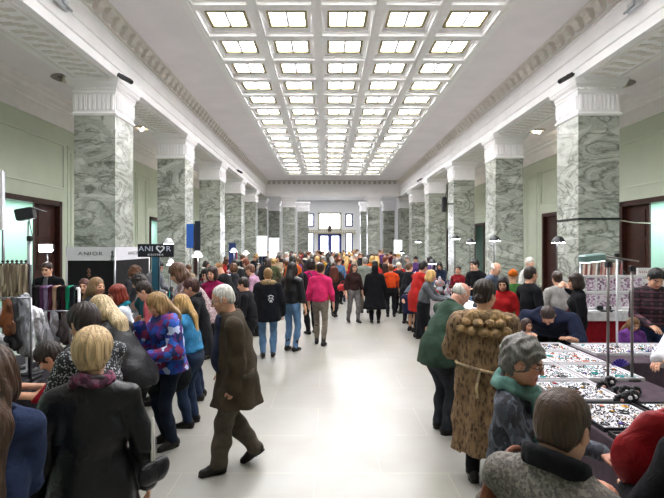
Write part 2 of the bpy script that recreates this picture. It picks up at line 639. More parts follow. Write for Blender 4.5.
    def head(s, F, face=True, old=False):
        q, h, M = s.hs, s.hl, s.Rh
        E = lambda c, r, k=.015, sub=False: F.ell(h(c), np.array(r) * q, k=k * q, M=M, sub=sub)
        C = lambda a, b, r1, r2=None, k=.012, sub=False: F.cap(h(a), h(b), r1 * q, None if r2 is None else r2 * q, k=k * q, sub=sub)
        jw = .047 if s.fem else .054
        F.cap(s.nb - s.u * .03, s.hl((0, .018, -.06)), (.050 if s.fem else .058) * q, (.050 if s.fem else .056) * q, k=.03)
        E((0, .012, .035), (.074, .092, .082), k=.01)
        E((0, -.018, -.020), (.064, .070, .080), k=.03)
        E((0, -.030, -.062), (jw, .052, .048), k=.03)
        if not face:
            E((0, -.092, -.012), (.012, .016, .022)); return
        C((-.03, -.080, .026), (.03, -.080, .026), .010, k=.012)
        for g in (-1, 1):
            E((g * .031, -.094, .006), (.017, .018, .012), k=.010, sub=True)
            E((g * .031, -.072, .006), (.0135, .0135, .0135), k=.003)
            E((g * .040, -.066, -.022), (.020, .018, .018), k=.018)
            E((g * .076, .008, -.008), (.010, .020, .031), k=.006)
            E((g * .084, .002, -.006), (.005, .010, .017), k=.004, sub=True)
            E((g * .011, -.096, -.025), (.0075, .009, .007), k=.006)
        C((0, -.084, .014), (0, -.105, -.020), .0085, .0115, k=.012)
        E((0, -.083, -.052), (.024, .012, .0065), k=.006)
        E((0, -.081, -.064), (.020, .012, .0065), k=.006)
        C((-.020, -.096, -.0575), (.020, -.096, -.0575), .0022, k=.003, sub=True)
        E((0, -.072, -.088), (.021, .020, .017), k=.018)
        if old:
            for g in (-1, 1):
                C((g * .024, -.092, -.028), (g * .032, -.082, -.060), .0025, k=.006, sub=True)

def box_of(pts, m):
    P = np.array(pts)
    return P.min(0) - m, P.max(0) + m

def wr_noise(amp, seed, fx=34., fz=20.):
    a, b = seed * 1.7, seed * 2.9
    def fn(X, Y, Z):
        return amp * (np.sin(fx * X + 2.2 * np.sin(9 * Z + a) + b) * .5 + np.sin(fz * Z + 2.5 * np.sin(12 * X + b) + 1.8 * np.sin(13 * Y) + a) + .6 * np.sin(fx * 1.1 * Y + 2 * np.sin(11 * Z + b)))
    return fn

SEED = [0]
def make_person(spec, loc=(0, 0, 0), yaw=0., label=None, group=None, cat='person'):
    """one person: the root mesh is the body (continuous), hair and clothes are children"""
    S = dict(res=.022, hres=.012, top=None, bottom=None, shoes=None, hair=None, skin='#d8a88c', face=True, hands=True)
    S.update(spec)
    SEED[0] += 1
    sd = SEED[0]
    g = Fig(**{k: v for k, v in S.items() if k not in ('res',)})
    q, H = g.k, g.H
    res, hres = S['res'], S['hres']
    allp = [g.hip, g.sc, g.hc] + g.sh + g.el + g.wr + [a for p in g.kn for a in p] + g.an
    # ---- body
    lo, hi = box_of(allp, .20)
    hlo, hhi = box_of([g.hc], .14 * q)
    ref = [(hlo, hhi, hres)]
    if S['hands'] and res < .03:
        for i in (0, 1):
            if S.get('nohand') == i: continue
            a, b = box_of([g.wr[i], g.wr[i] + g.hd[i] * .17 * q], .045)
            ref.append((a, b, S.get('handres', hres)))
    hi[2] = max(hi[2], g.hc[2] + .16 * q); lo[2] = min(lo[2], -.02)
    F = Field(lo, hi, max(res * 1.3, .022), ref)
    g.torso(F, 0, .80)
    for i in (0, 1):
        g.arm(F, i, 0, .80); g.leg(F, i, 0, .80)
        an = g.an[i]; D = g.fd[i]
        F.cap(an + D @ np.array([0, .02, -.02]), an + D @ np.array([0, -.11 * q, -.04]), .03 * q, .026 * q, k=.02)
        if res < .03:
            g.hand(F, i, fat=max(0, (S.get('handres', hres) - .008) * .35))
        else:
            F.cap(g.wr[i], g.wr[i] + g.hd[i] * .13, .03, .02, k=.02)
    g.head(F, S['face'] and hres < .02, S.get('old', False))
    browz = (.022, .034) if hres < .01 else (.018, .036)
    def mf(P):
        L = g.tolocal(P)
        out = np.zeros(len(P), int)
        ax = np.abs(L[:, 0])
        lips = (ax < .024) & (L[:, 2] > -.072) & (L[:, 2] < -.046) & (L[:, 1] < -.070)
        brow = (ax > .013) & (ax < .046) & (L[:, 2] > browz[0]) & (L[:, 2] < browz[1]) & (L[:, 1] < -.06)
        eye = (ax > .018) & (ax < .044) & (L[:, 2] > -.003) & (L[:, 2] < .014) & (L[:, 1] < -.062)
        out[lips] = 1
        out[brow] = 2
        out[eye] = 3
        return out
    me = F.mesh('person', mf)
    hairc = (S['hair'] or {}).get('c', '#3a2a20')
    for m in (skinmat(S['skin']), plain(S.get('lip', '#b06a60'), .4), plain(S.get('brow', hairc), .8), plain('#3a2d28' if hres > .0095 else '#e8e2dc', .25)):
        me.materials.append(m)
    root = mesh_obj('person', me, loc=loc, rz=R(yaw))
    tag(root, label, cat, group)
    if hres < .0095:
        for gg in (-1, 1):
            mb = MB()
            mb.lathe([(.0005, 0), (.003, -.0006), (.0058, -.0022), (.0062, -.0035)], 12)
            c = g.hl((gg * .031, -.0866, .006))
            Mx = Matrix(g.Rh.tolist()).to_4x4(); Mx.translation = Vector(c)
            Mr = Mx @ Matrix.Rotation(R(90), 4, 'X')
            mb2 = MB(); mb2.lathe([(.0063, -.003), (.0063, 0), (.0030, .0012), (.0005, .0015)], 12, M=Mr)
            mb2.build('iris', plain(S.get('iris', '#4a3526'), .15), root)
    # ---- bottom
    bt = S['bottom']
    if bt:
        e = bt.get('e', .012)
        lo, hi = box_of([g.hip] + [a for p in g.kn for a in p] + g.an, .17 * g.w)
        zt = g.hip[2] + .07 * H
        hi[2] = zt + .05
        F = Field(lo, hi, res)
        if bt.get('skirt'):
            hz = bt['skirt']
            mid = (g.an[0] + g.an[1]) / 2
            for i in (0, 1): F.cap(g.kn[i][0], g.kn[i][0] * .15 + g.kn[i][1] * .85, .095 * q, .075 * q, k=.05)
            F.cap(g.hip + g.u * .03, (mid[0], (mid[1] + g.hip[1]) / 2, hz), .15 * g.w * q, bt.get('r', .22) * q, k=.05, sq=((0, 1, 0), .75))
            F.disp(lambda X, Y, Z: .011 * np.sin(9 * np.arctan2(X - g.hip[0], Y - g.hip[1]) + 2 * np.sin(5 * Z)) * np.clip((g.hip[2] - Z) * 2.5, 0, 1.2))
            F.plane((0, 0, -1), (0, 0, hz))
            F.plane((0, 0, 1), (0, 0, zt))
            mesh_obj('skirt', F.mesh('skirt'), bt['m'], root)
        else:
            for i in (0, 1):
                g.leg(F, i, e, 1., k=.035)
            F.cap(g.hip - g.u * .02, g.hip + g.u * .05 * H, .142 * q * g.w + e * .3, .13 * q * g.w + e * .3, k=.05, sq=(g.f, .74))
            za = bt.get('cuff', .06)
            F.disp(wr_noise(bt.get('fold', .004), sd, 26, 34))
            if bt.get('flare'):
                for i in (0, 1):
                    an, kn = g.an[i], g.kn[i][1]
                    F.cap(kn * .3 + an * .7, an + vn(an - kn) * .02, .055 * q + e, .062 * q + e, k=.02)
            for i in (0, 1): pass
            F.plane((0, 0, -1), (0, 0, min(g.an[0][2], g.an[1][2]) - .075 * q + za))
            F.plane((0, 0, 1), (0, 0, zt))
            mesh_obj(bt.get('name', 'trousers'), F.mesh('trousers'), bt['m'], root)
    # ---- shoes
    shd = S['shoes']
    if shd and not S.get('cropfeet'):
        for i in (0, 1):
            an, D, kn = g.an[i], g.fd[i], g.kn[i][1]
            c = lambda p: an + D @ (np.array(p) * q)
            lo, hi = box_of([c((0, .08, -.08)), c((0, -.22, -.08)), an + vn(kn - an) * (shd.get('boot', .05) + .02)], .075)
            F = Field(lo, hi, min(res, .018))
            F.cap(c((0, .035, -.035)), c((0, -.06, -.032)), .040 * q, .042 * q, k=.02)
            F.cap(c((0, -.06, -.038)), c((0, -.15, -.048)), .042 * q, .032 * q, k=.03)
            F.ell(c((0, .04, -.02)), np.array([.038, .038, .05]) * q, k=.02)
            bh = shd.get('boot', .05)
            F.cap(an + np.array([0, 0, -.01]), an + vn(kn - an) * bh, .044 * q, (.046 + bh * .05) * q, k=.02)
            F.plane(-(D @ np.array([0, 0, 1.])), c((0, 0, -.075)))
            F.plane(vn(kn - an), an + vn(kn - an) * bh)
            me = F.mesh('shoe')
            mesh_obj('boot' if bh > .1 else 'shoe', me, shd['m'], root)
            if res < .02:
                sb = Field(lo, hi, .014)
                sb.cap(c((0, .03, -.07)), c((0, -.145, -.07)), .044 * q, .040 * q, k=.01)
                sb.plane(D @ np.array([0, 0, 1.]), c((0, 0, -.058)))
                sb.plane(-(D @ np.array([0, 0, 1.])), c((0, 0, -.076)))
                mesh_obj('sole', sb.mesh('sole'), plain('#15130f', .8), children_last(root))
    # ---- tops
    tops = S['top'] or []
    if isinstance(tops, dict): tops = [tops]
    for T in tops:
        e = T.get('e', .016)
        hem = T.get('hem', .50 * H)
        fl = T.get('flare', .03)
        pts = [g.hip, g.sc, g.nb] + g.sh + ([] if T.get('sleeve') == 0 else g.el + g.wr)
        lo, hi = box_of(pts, .16 * g.w + e + fl)
        lo[2] = min(lo[2], hem - .03)
        lz = g.nb[2] + .12
        hi[2] = max(hi[2], lz)
        lo[1] -= S.get('belly', 0); 
        rs = T.get('res', res)
        F = Field(lo, hi, rs)
        g.torso(F, e)
        longc = hem < g.hip[2] - .05
        hc = None
        if longc:
            mid = (g.an[0] + g.an[1]) / 2
            tt = (g.hip[2] - hem) / g.hip[2]
            hc = np.array([g.hip[0] * (1 - tt) + mid[0] * tt, g.hip[1] * (1 - tt * .8) + mid[1] * tt * .8, hem - .06])
            # cover the knees of a stride
            for i in (0, 1):
                F.cap(g.kn[i][0], g.kn[i][0] + (g.kn[i][1] - g.kn[i][0]) * .9, .085 * q + e, .075 * q + e + fl * .5, k=.06)
            F.cap(g.hip + g.u * .05, hc, .138 * q * g.w + e, .150 * q * g.w + e + fl, k=.06, sq=((0, 1, 0), .78))
        sl = T.get('sleeve', 1.0)
        for i in (0, 1):
            if sl > 0: g.arm(F, i, e * .75 + T.get('se', .0), 1., sl, k=.014)
        if T.get('puff'):
            F.disp(lambda X, Y, Z: .009 * np.abs(np.sin(Z * math.pi / .075)) * -1 + .004)
        F.disp(wr_noise(T.get('fold', .004), sd, T.get('fx', 30), T.get('fz', 24)))
        if longc:
            ph = sd
            F.disp(lambda X, Y, Z: T.get('drape', .012) * np.sin(T.get('nf', 8) * np.arctan2(X - g.hip[0], Y - g.hip[1]) + 1.6 * np.sin(4 * Z + ph) + ph) * np.clip((g.hip[2] + .1 - Z) * 2.2, 0, 1.1))
            F.plane((0, 0, -1), (0, 0, hem))
        else:
            d = g.hip[2] - hem
            F.plane(-g.u, g.hip - g.u * d)
        # neck opening
        F.plane(g.u, g.nb + g.u * (.035 + T.get('neck', 0)))
        if T.get('noarms'):
            pass
        if T.get('fur'):
            F.disp(lambda X, Y, Z: .006 * np.sin(95 * X + 4 * np.sin(31 * Z)) * np.sin(83 * Z + 3 * np.sin(40 * Y)) + .004 * np.sin(120 * Y + 60 * X))
        me = F.mesh(T.get('name', 'coat'))
        ob = mesh_obj(T.get('name', 'coat'), me, T['m'], root)
        if T.get('label'): ob['label'] = T['label']
        # open front showing what is worn below
        if T.get('inner'):
            hw, zl, mi = T['inner']
            F = Field(lo, hi, min(rs, .014))
            g.torso(F, e + .014)
            F.disp(wr_noise(.003, sd))
            F.plane(g.r, g.hip + g.r * hw); F.plane(-g.r, g.hip - g.r * hw)
            F.plane(-g.f, g.hip + g.f * .02)
            F.plane(-g.u, g.hip + g.u * zl)
            F.plane(g.u, g.nb + g.u * .02)
            mesh_obj('sweater', F.mesh('sweater'), mi, root)
        if T.get('collar'):
            co = T['collar']
            rr, th, mt = co.get('r', .072), co.get('t', .02), co.get('m', T['m'])
            lo2, hi2 = box_of([g.nb, g.sc], rr + th * 3 + .12)
            F = Field(lo2, hi2, min(res, .014))
            n = 14
            up = co.get('up', .02)
            for j in range(n):
                a = 2 * math.pi * j / n
                if co.get('open') and math.cos(a) > .86: continue
                a2 = 2 * math.pi * (j + 1) / n
                bk = lambda a_: g.nb + (g.r * math.sin(a_) * rr * 1.15 + g.f * math.cos(a_) * rr * .95) * q + g.u * (up - .028 * math.cos(a_))
                lump = 1 + co.get('lump', 0) * math.sin(j * 2.4 + sd)
                F.cap(bk(a), bk(a2), th * lump, k=.012)
                if co.get('tall'):
                    F.cap(bk(a) + g.u * co['tall'], bk(a2) + g.u * co['tall'], th * .8, k=.02)
            if co.get('back'):
                for (x, y, z, r_) in co['back']:
                    F.ell(g.nb + g.r * x - g.f * y + g.u * z, (r_, r_ * .8, r_), k=.03)
            if co.get('fur'):
                F.disp(lambda X, Y, Z: .008 * np.sin(90 * X + 3 * np.sin(41 * Z)) * np.sin(77 * Z + 3 * np.sin(50 * Y)) + .004 * np.sin(130 * Y + 70 * X))
            ob2 = mesh_obj(co.get('name', 'collar'), F.mesh('collar'), mt, ob)
            if co.get('label'): ob2['label'] = co['label']
    # ---- scarf
    if S.get('scarf'):
        co = S['scarf']
        rr, th = co.get('r', .075), co.get('t', .03)
        lo2, hi2 = box_of([g.nb + g.u * .08, g.sc - g.u * co.get('tail', .0)], .20)
        F = Field(lo2, hi2, min(res, .014))
        n = 14
        for (dz, dr, ph) in ((.01, 1.12, 0), (.035, .95, .4)):
            for j in range(n):
                a, a2 = 2 * math.pi * j / n + ph, 2 * math.pi * (j + 1) / n + ph
                bk = lambda a_: g.nb + (g.r * math.sin(a_) * rr * 1.1 + g.f * math.cos(a_) * rr) * dr * q + g.u * (dz + .012 * math.sin(3 * a_) - .02 * math.cos(a_))
                F.cap(bk(a), bk(a2), th * .8, k=.01)
        for sgx in co.get('tails', ()):
            p = g.nb + g.f * (.105 * q + .02) + g.r * sgx * .045
            F.cap(p - g.u * .02, g.ch + g.f * (.135 + co.get('out', .02)) + g.r * sgx * .05 + g.u * (.02 - co.get('tail', .1)), .042, .05, k=.03, sq=(g.f, .5))
        F.disp(wr_noise(.003, sd, 60, 70))
        mesh_obj('scarf', F.mesh('scarf'), co['m'], root)
    # ---- hair
    hr = S['hair']
    if hr:
        st = hr['s']
        L = hr.get('len', .3)
        pts = [g.hl((0, 0, .12)), g.hl((0, 0, -.12))]
        down = np.array([0, 0, -1.])
        if st in ('long', 'longside', 'tail'):
            back = g.Rh @ np.array([0, 1., 0])
            p0 = g.hl((0, .07, -.01))
            tdir = vn(-g.u * .75 + down * .25)
            p1 = g.nb - g.f * (.085 * q + hr.get('off', .035)) + tdir * .02
            p2 = p1 + tdir * L
            pts += [p1, p2]
        lo2, hi2 = box_of(pts, .16 * q)
        F = Field(lo2, hi2, hres)
        M = g.Rh
        E = lambda c, r, k=.015, sub=False: F.ell(g.hl(c), np.array(r) * q, k=k, M=M, sub=sub)
        th = hr.get('t', .012)
        if st == 'bald':
            E((0, .014, .030), (.076 + th, .094 + th, .082), k=.01)
            F.plane(g.Rh @ vn((0, -.55, 1.)), g.hl((0, .0, .028)))
            E((0, -.075, -.01), (.090, .088, .12), k=.012, sub=True)
            F.plane(g.Rh @ np.array([0, 0, -1.]), g.hl((0, 0, -.062)))
        elif st == 'hood':
            E((0, .02, .03), (.098, .112, .105)); E((0, .04, -.05), (.095, .09, .09), k=.05)
            E((0, -.125, -.005), (.062, .075, .085), k=.012, sub=True)
        elif st == 'hat':
            E((0, .016, .045), (.087, .106, .092))
            F.plane(g.Rh @ vn((0, -.12, -1.)), g.hl((0, 0, .018)))
            F.cap(g.hl((0, .015, .13)), g.hl((0, .015, .14)), .012, k=.01)
        else:
            E((0, .018, .044), (.077 + th, .094 + th, .083 + th * 1.1))
            if st in ('short', 'crop', 'curlyshort'):
                E((0, .042, -.010), (.070 + th * .6, .066 + th * .5, .062), k=.03)
                E((0, .052, -.052), (.046 + th * .4, .040 + th * .3, .045), k=.03)
                for gg in (-1, 1):
                    E((gg * .066, -.012, .0), (.014, .018, .03), k=.015)
                low = -.055 if st != 'crop' else -.042
                if st == 'crop': E((0, -.100, -.008), (.092, .092, .112), k=.01, sub=True)
                else: E((0, -.098, -.035), (.088, .085, .100), k=.01, sub=True)
                for gg in (-1, 1):
                    E((gg * .090, .0, -.016), ((.026 if st == 'crop' else .020) + th * .5, .030, .044), k=.008, sub=True)
                F.plane(g.Rh @ vn((0, .3, -1.)), g.hl((0, .03, low - .035)))
            elif st in ('bob', 'curly', 'long', 'longside', 'tail', 'bun'):
                if st != 'bun' and st != 'tail':
                    dz = {'bob': -.055, 'curly': -.03}.get(st, -.05)
                    E((0, .035, dz), (.082 + th, .078 + th, .088), k=.04)
                    for gg in (-1, 1):
                        E((gg * .074, -.022, dz + .005), (.024 + th * .3, .040, .080), k=.025)
                else:
                    E((0, .045, -.02), (.068, .060, .06), k=.03)
                E((0, -.095, -.030), (.064, .080, .088), k=.012, sub=True)
                if hr.get('fringe'):
                    E((0, -.070, .052), (.058, .034, .030), k=.02)
                if st == 'bun':
                    E(hr.get('at', (0, .115, .05)), (.042, .036, .040), k=.015)
                if st == 'tail':
                    F.cap(g.hl((0, .11, .03)), g.hl((0, .135, -.03)), .025, .03, k=.02)
                    F.cap(g.hl((0, .135, -.03)), p1 + tdir * L, .03, .014, k=.02)
                if st in ('long', 'longside'):
                    wd = hr.get('wd', .085)
                    F.cap(p0, p1, .075 * q, wd, k=.04, sq=(g.f, .6))
                    F.cap(p1, p2, wd, wd * .72, k=.03, sq=(g.f, .42))
                    if st == 'longside':
                        for gg in hr.get('sides', (-1, 1)):
                            a = g.hl((gg * .085, -.02, -.04)); b = g.sc + g.r * gg * .085 + g.f * .10 + g.u * -.02
                            c = b - g.u * max(L - .12, .05) + g.f * .03
                            F.cap(a, b, .034, .042, k=.03); F.cap(b, c, .042, .024, k=.02)
        amp = hr.get('amp', {'curly': .009, 'curlyshort': .009, 'hood': .003, 'hat': .002, 'bald': .001, 'crop': .0012}.get(st, .0035))
        fq = 60
        P0 = g.hc
        def hd_(X, Y, Z):
            th_ = np.arctan2(X - P0[0], Y - P0[1] + .001)
            a = amp * np.sin(th_ * 17 + 3 * np.sin(14 * Z + sd)) 
            if st.startswith('curly'):
                a = amp * np.sin(44 * X + 2.6 * np.sin(31 * Z + sd) + 1.5 * np.sin(52 * Y)) * np.sin(48 * Z + 2.4 * np.sin(36 * Y + 20 * X)) + amp * .5 * np.sin(95 * Y + 2 * np.sin(60 * Z) + 40 * X)
            return a
        F.disp(hd_)
        mt = hr.get('m') or hairmat(hr['c'])
        mesh_obj({'hood': 'hood', 'hat': 'hat'}.get(st, 'hair'), F.mesh('hair'), mt, root)
    if S.get('beard'):
        F = Field(*box_of([g.hl((0, -.05, -.06))], .09), hres)
        F.ell(g.hl((0, -.034, -.070)), np.array([.061, .060, .050]) * q, M=g.Rh)
        F.plane(g.Rh @ vn((0, .35, 1.)), g.hl((0, -.05, -.050)))
        F.plane(g.Rh @ vn((0, 1, 0.)), g.hl((0, .0, 0)))
        mesh_obj('beard', F.mesh('beard'), hairmat(S['beard']), root)
    if S.get('glasses'):
        mb = MB()
        fm = plain(S['glasses'], .3)
        for gg in (-1, 1):
            pts = []
            for j in range(14):
                a = 2 * math.pi * j / 14
                pts.append(Vector(g.hl((gg * .033 + .022 * math.cos(a), -.101 + .004 * abs(math.cos(a)), .003 + .017 * math.sin(a)))))
            mb.tube(pts, .0018 * q, 6, closed=True)
            mb.tube([g.hl((gg * .055, -.098, .008)), g.hl((gg * .078, -.06, .010)), g.hl((gg * .082, .0, .008))], .0018 * q, 6)
        mb.tube([g.hl((-.011, -.101, .006)), g.hl((0, -.104, .009)), g.hl((.011, -.101, .006))], .0018 * q, 6)
        mb.build('glasses', fm, root)
    root['_fig'] = 0
    del root['_fig']
    FIGS[root.name] = g
    return root
FIGS = {}
def children_last(root):
    cs = [c for c in COL.objects if c.parent == root and c.name.startswith(('shoe', 'boot'))]
    return cs[-1]
def wpt(root, p):
    """local point of a person -> world"""
    M = Matrix.Rotation(root.rotation_euler[2], 4, 'Z')
    return Vector(root.location) + M @ Vector([float(x) for x in p])
# ------------------------------------------------------------------ the place
CX, CZ, FPX, VX, VY = -0.49, 2.05, 443.0, 327.0, 246.0
def wx(px, Y): return CX + (px - VX) * Y / FPX
def wz(py, Y): return CZ + (VY - py) * Y / FPX
XP, PW, XW, YP, BAY = 5.75, 1.02, 9.35, 11.0, 5.4
ZS, ZC, ZA = 6.2, 7.5, 6.9            # beam soffit, main ceiling, aisle ceiling
YB, YE = -6.0, 37.0

WHITE = plain('#f8f6f8', .7, var=.03, vscale=1.5)
WHITE2 = plain('#eeeaea', .75, var=.03, vscale=3)
BLACK = plain('#141416', .45)
CHROME = plain('#8d8f94', .3, metal=.9)

def marble():
    m, nt, b = _nt('veined_marble')
    tc = N(nt, 'ShaderNodeTexCoord'); oi = N(nt, 'ShaderNodeObjectInfo')
    ad = N(nt, 'ShaderNodeVectorMath'); ad.operation = 'MULTIPLY_ADD'
    nt.links.new(oi.outputs['Location'], ad.inputs[0]); ad.inputs[1].default_value = (.37, .71, .0)
    nt.links.new(tc.outputs['Object'], ad.inputs[2])
    mp = N(nt, 'ShaderNodeMapping'); mp.inputs['Rotation'].default_value = (.5, .75, .3); mp.inputs['Scale'].default_value = (.5, .5, 1.05)
    nt.links.new(ad.outputs[0], mp.inputs['Vector'])
    v = mp.outputs['Vector']
    n1 = N(nt, 'ShaderNodeTexNoise'); n1.inputs['Scale'].default_value = .95; n1.inputs['Detail'].default_value = 8; n1.inputs['Distortion'].default_value = 2.4
    n1.inputs['Roughness'].default_value = .66
    nt.links.new(v, n1.inputs['Vector'])
    r1 = ramp(nt, [(.28, hexc('#5e6159')), (.38, hexc('#8b8e84')), (.46, hexc('#adb0a7')), (.51, hexc('#9b9e95')), (.60, hexc('#c0c2bb')), (.72, hexc('#d0d1cb'))])
    nt.links.new(n1.outputs['Fac'], r1.inputs['Fac'])
    n2 = N(nt, 'ShaderNodeTexNoise'); n2.inputs['Scale'].default_value = 1.5; n2.inputs['Detail'].default_value = 7; n2.inputs['Distortion'].default_value = 2.2
    nt.links.new(v, n2.inputs['Vector'])
    r2 = ramp(nt, [(.45, (1, 1, 1)), (.488, hexc('#b4b6b0')), (.50, hexc('#55584f')), (.512, hexc('#b4b6b0')), (.55, (1, 1, 1))])
    nt.links.new(n2.outputs['Fac'], r2.inputs['Fac'])
    mx = N(nt, 'ShaderNodeMix'); mx.data_type = 'RGBA'; mx.blend_type = 'MULTIPLY'; mx.inputs['Factor'].default_value = .7
    nt.links.new(r1.outputs['Color'], mx.inputs['A']); nt.links.new(r2.outputs['Color'], mx.inputs['B'])
    nt.links.new(mx.outputs['Result'], b.inputs['Base Color'])
    b.inputs['Roughness'].default_value = .22
    return m
MARBLE = marble()

def floor_mat():
    m, nt, b = _nt('pale_stone_floor')
    v = coords(nt)
    br = N(nt, 'ShaderNodeTexBrick'); br.offset = 0.5
    br.inputs['Scale'].default_value = 1.0
    br.inputs['Brick Width'].default_value = 1.2; br.inputs['Row Height'].default_value = .8
    br.inputs['Mortar Size'].default_value = .004
    br.inputs['Color1'].default_value = hexc('#a1a09c') + (1,); br.inputs['Color2'].default_value = hexc('#a4a39d') + (1,)
    br.inputs['Mortar'].default_value = hexc('#b9b5a8') + (1,)
    nt.links.new(v, br.inputs['Vector'])
    n1 = N(nt, 'ShaderNodeTexNoise'); n1.inputs['Scale'].default_value = 1.0; n1.inputs['Detail'].default_value = 5; n1.inputs['Distortion'].default_value = .2
    nt.links.new(v, n1.inputs['Vector'])
    r = ramp(nt, [(.25, hexc('#dcd9cd')), (.5, hexc('#eeece7')), (.8, (1, 1, 1))])
    nt.links.new(n1.outputs['Fac'], r.inputs['Fac'])
    mx = N(nt, 'ShaderNodeMix'); mx.data_type = 'RGBA'; mx.blend_type = 'MULTIPLY'; mx.inputs['Factor'].default_value = 1
    nt.links.new(br.outputs['Color'], mx.inputs['A']); nt.links.new(r.outputs['Color'], mx.inputs['B'])
    nt.links.new(mx.outputs['Result'], b.inputs['Base Color'])
    r3 = ramp(nt, [(.2, (.27,) * 3), (.8, (.33,) * 3)])
    nt.links.new(n1.outputs['Fac'], r3.inputs['Fac']); nt.links.new(r3.outputs['Color'], b.inputs['Roughness'])
    return m
GREEN = plain('#c6cdbb', .8, var=.03, vscale=1.2)
TEAL = plain('#b0d0c8', .7, var=.04, vscale=1)
WOOD = plain('#3a1c16', .4, var=.35, vscale=5)
TAUPE = plain('#e4dedb', .8, var=.05, vscale=4)

def struct(o):
    o['kind'] = 'structure'; return o

mb = MB(); mb.box(-XW - 2.2, XW + 2.2, YB, 47.5, -.2, 0)
struct(mb.build('floor', floor_mat()))

# side walls with their door openings (openings repeat once per bay)
DOORS_L = [(-4.2, -.8), (1.2 - .6, 4.0), (6.0, 9.4), (11.3, 14.75), (16.7, 20.1), (22.1, 25.5), (27.5, 30.9), (32.9, 36.3)]
DOORS_R = [(.6, 4.0), (6.0, 9.4), (11.4, 14.85), (16.8, 20.2), (22.2, 25.6), (27.6, 31.0), (32.9, 36.3)]
ZD = 3.5
for side, doors, nm in ((-1, DOORS_L, 'wall_left'), (1, DOORS_R, 'wall_right')):
    mb = MB()
    a, b_ = sorted((side * XW, side * (XW + .35)))
    y = YB
    for (d0, d1) in doors:
        mb.box(a, b_, y, d0, 0, ZA + .1); mb.box(a, b_, d0, d1, ZD, ZA + .1); y = d1
    mb.box(a, b_, y, 47.5, 0, ZA + .1)
    # adjoining room seen through the openings
    c0, c1 = sorted((side * (XW + 2.0), side * (XW + 2.15)))
    mb.box(c0, c1, YB, 47.5, 0, ZD + .3, mi=1)
    e0, e1 = sorted((side * (XW + .35), side * (XW + 2.1)))
    mb.box(e0, e1, YB, 47.5, ZD + .2, ZD + .35, mi=1)
    struct(mb.build(nm, [GREEN, TEAL]))
    # raised panel mouldings on the green wall
    tb = MB()
    xi = side * XW
    def fr(y0, y1, z0, z1, w=.05, d=.035):
        x0, x1 = sorted((xi, xi - side * d))
        tb.box(x0, x1, y0, y1, z0, z0 + w); tb.box(x0, x1, y0, y1, z1 - w, z1)
        tb.box(x0, x1, y0, y0 + w, z0, z1); tb.box(x0, x1, y1 - w, y1, z0, z1)
    for i, (d0, d1) in enumerate(doors):
        fr(d0 - .1, d1 + .15, 3.95, 5.45)
        if i + 1 < len(doors):
            n0 = doors[i + 1][0]
            fr(d1 + .35, n0 - .3, .4, 5.45); fr(d1 + .55, n0 - .5, .6, 5.25, .03)
    struct(tb.build('trim_1' if side < 0 else 'trim_2', plain('#ced4c4', .75)))
    # white band, picture rail and cornice
    cb = MB()
    pr = [(0, 5.98), (.05, 5.98), (.05, 6.03), (.02, 6.05), (.02, 6.42), (.05, 6.45), (.07, 6.50), (.10, 6.52), (.12, 6.60), (.20, 6.66), (.24, 6.76), (.30, 6.80), (.34, 6.9), (0, 6.9)]
    pts = [(side * (XW - u), z) for (u, z) in pr]
    if side < 0: pts = pts
    else: pts = pts[::-1]
    cb.prism(pts, YB, 47.0, 'y')
    struct(cb.build('trim_3' if side < 0 else 'trim_4', WHITE2))
    # baseboard
    bb = MB(); y = YB
    x0, x1 = sorted((xi, xi - side * .04))
    for (d0, d1) in doors + [(47.4, 47.5)]:
        bb.box(x0, x1, y, d0 - .12, 0, .25); y = d1 + .12
    struct(bb.build('baseboard_left' if side < 0 else 'baseboard_right', MARBLE))
    for i, (d0, d1) in enumerate(doors):
        if d1 < 9 or (side < 0 and d1 > 27) and False: 
            if d1 < 5: continue
        o = empty('door_%d' % (i + 1 if side < 0 else i + 11), (side * XW, (d0 + d1) / 2, 0), kind='structure')
        yc = (d0 + d1) / 2
        f = MB()
        xx = sorted((side * -.05, side * .30))
        hw = (d1 - d0) / 2
        f.box(xx[0], xx[1], -hw, -hw + .14, 0, ZD); f.box(xx[0], xx[1], hw - .14, hw, 0, ZD); f.box(xx[0], xx[1], -hw, hw, ZD - .14, ZD + .02)
        f.build('frame', WOOD, o)
        l = MB()
        l.box(*sorted((side * .12, side * .18)), hw - 1.15, hw - .14, .02, ZD - .14)
        for (z0, z1) in ((.25, 1.1), (1.3, 2.2), (2.35, 3.2)):
            l.box(*sorted((side * .10, side * .13)), hw - 1.0, hw - .3, z0, z1)
        lf_ = l.build('door_leaf', WOOD, o)
        h = MB(); h.tube([(side * .10, hw - 1.08, 1.0), (side * .05, hw - 1.08, 1.0), (side * .05, hw - .98, 1.0)], .012)
        h.build('handle', CHROME, lf_)
        if side < 0 and i in (3, 5) or side > 0 and i in (2,):
            pass

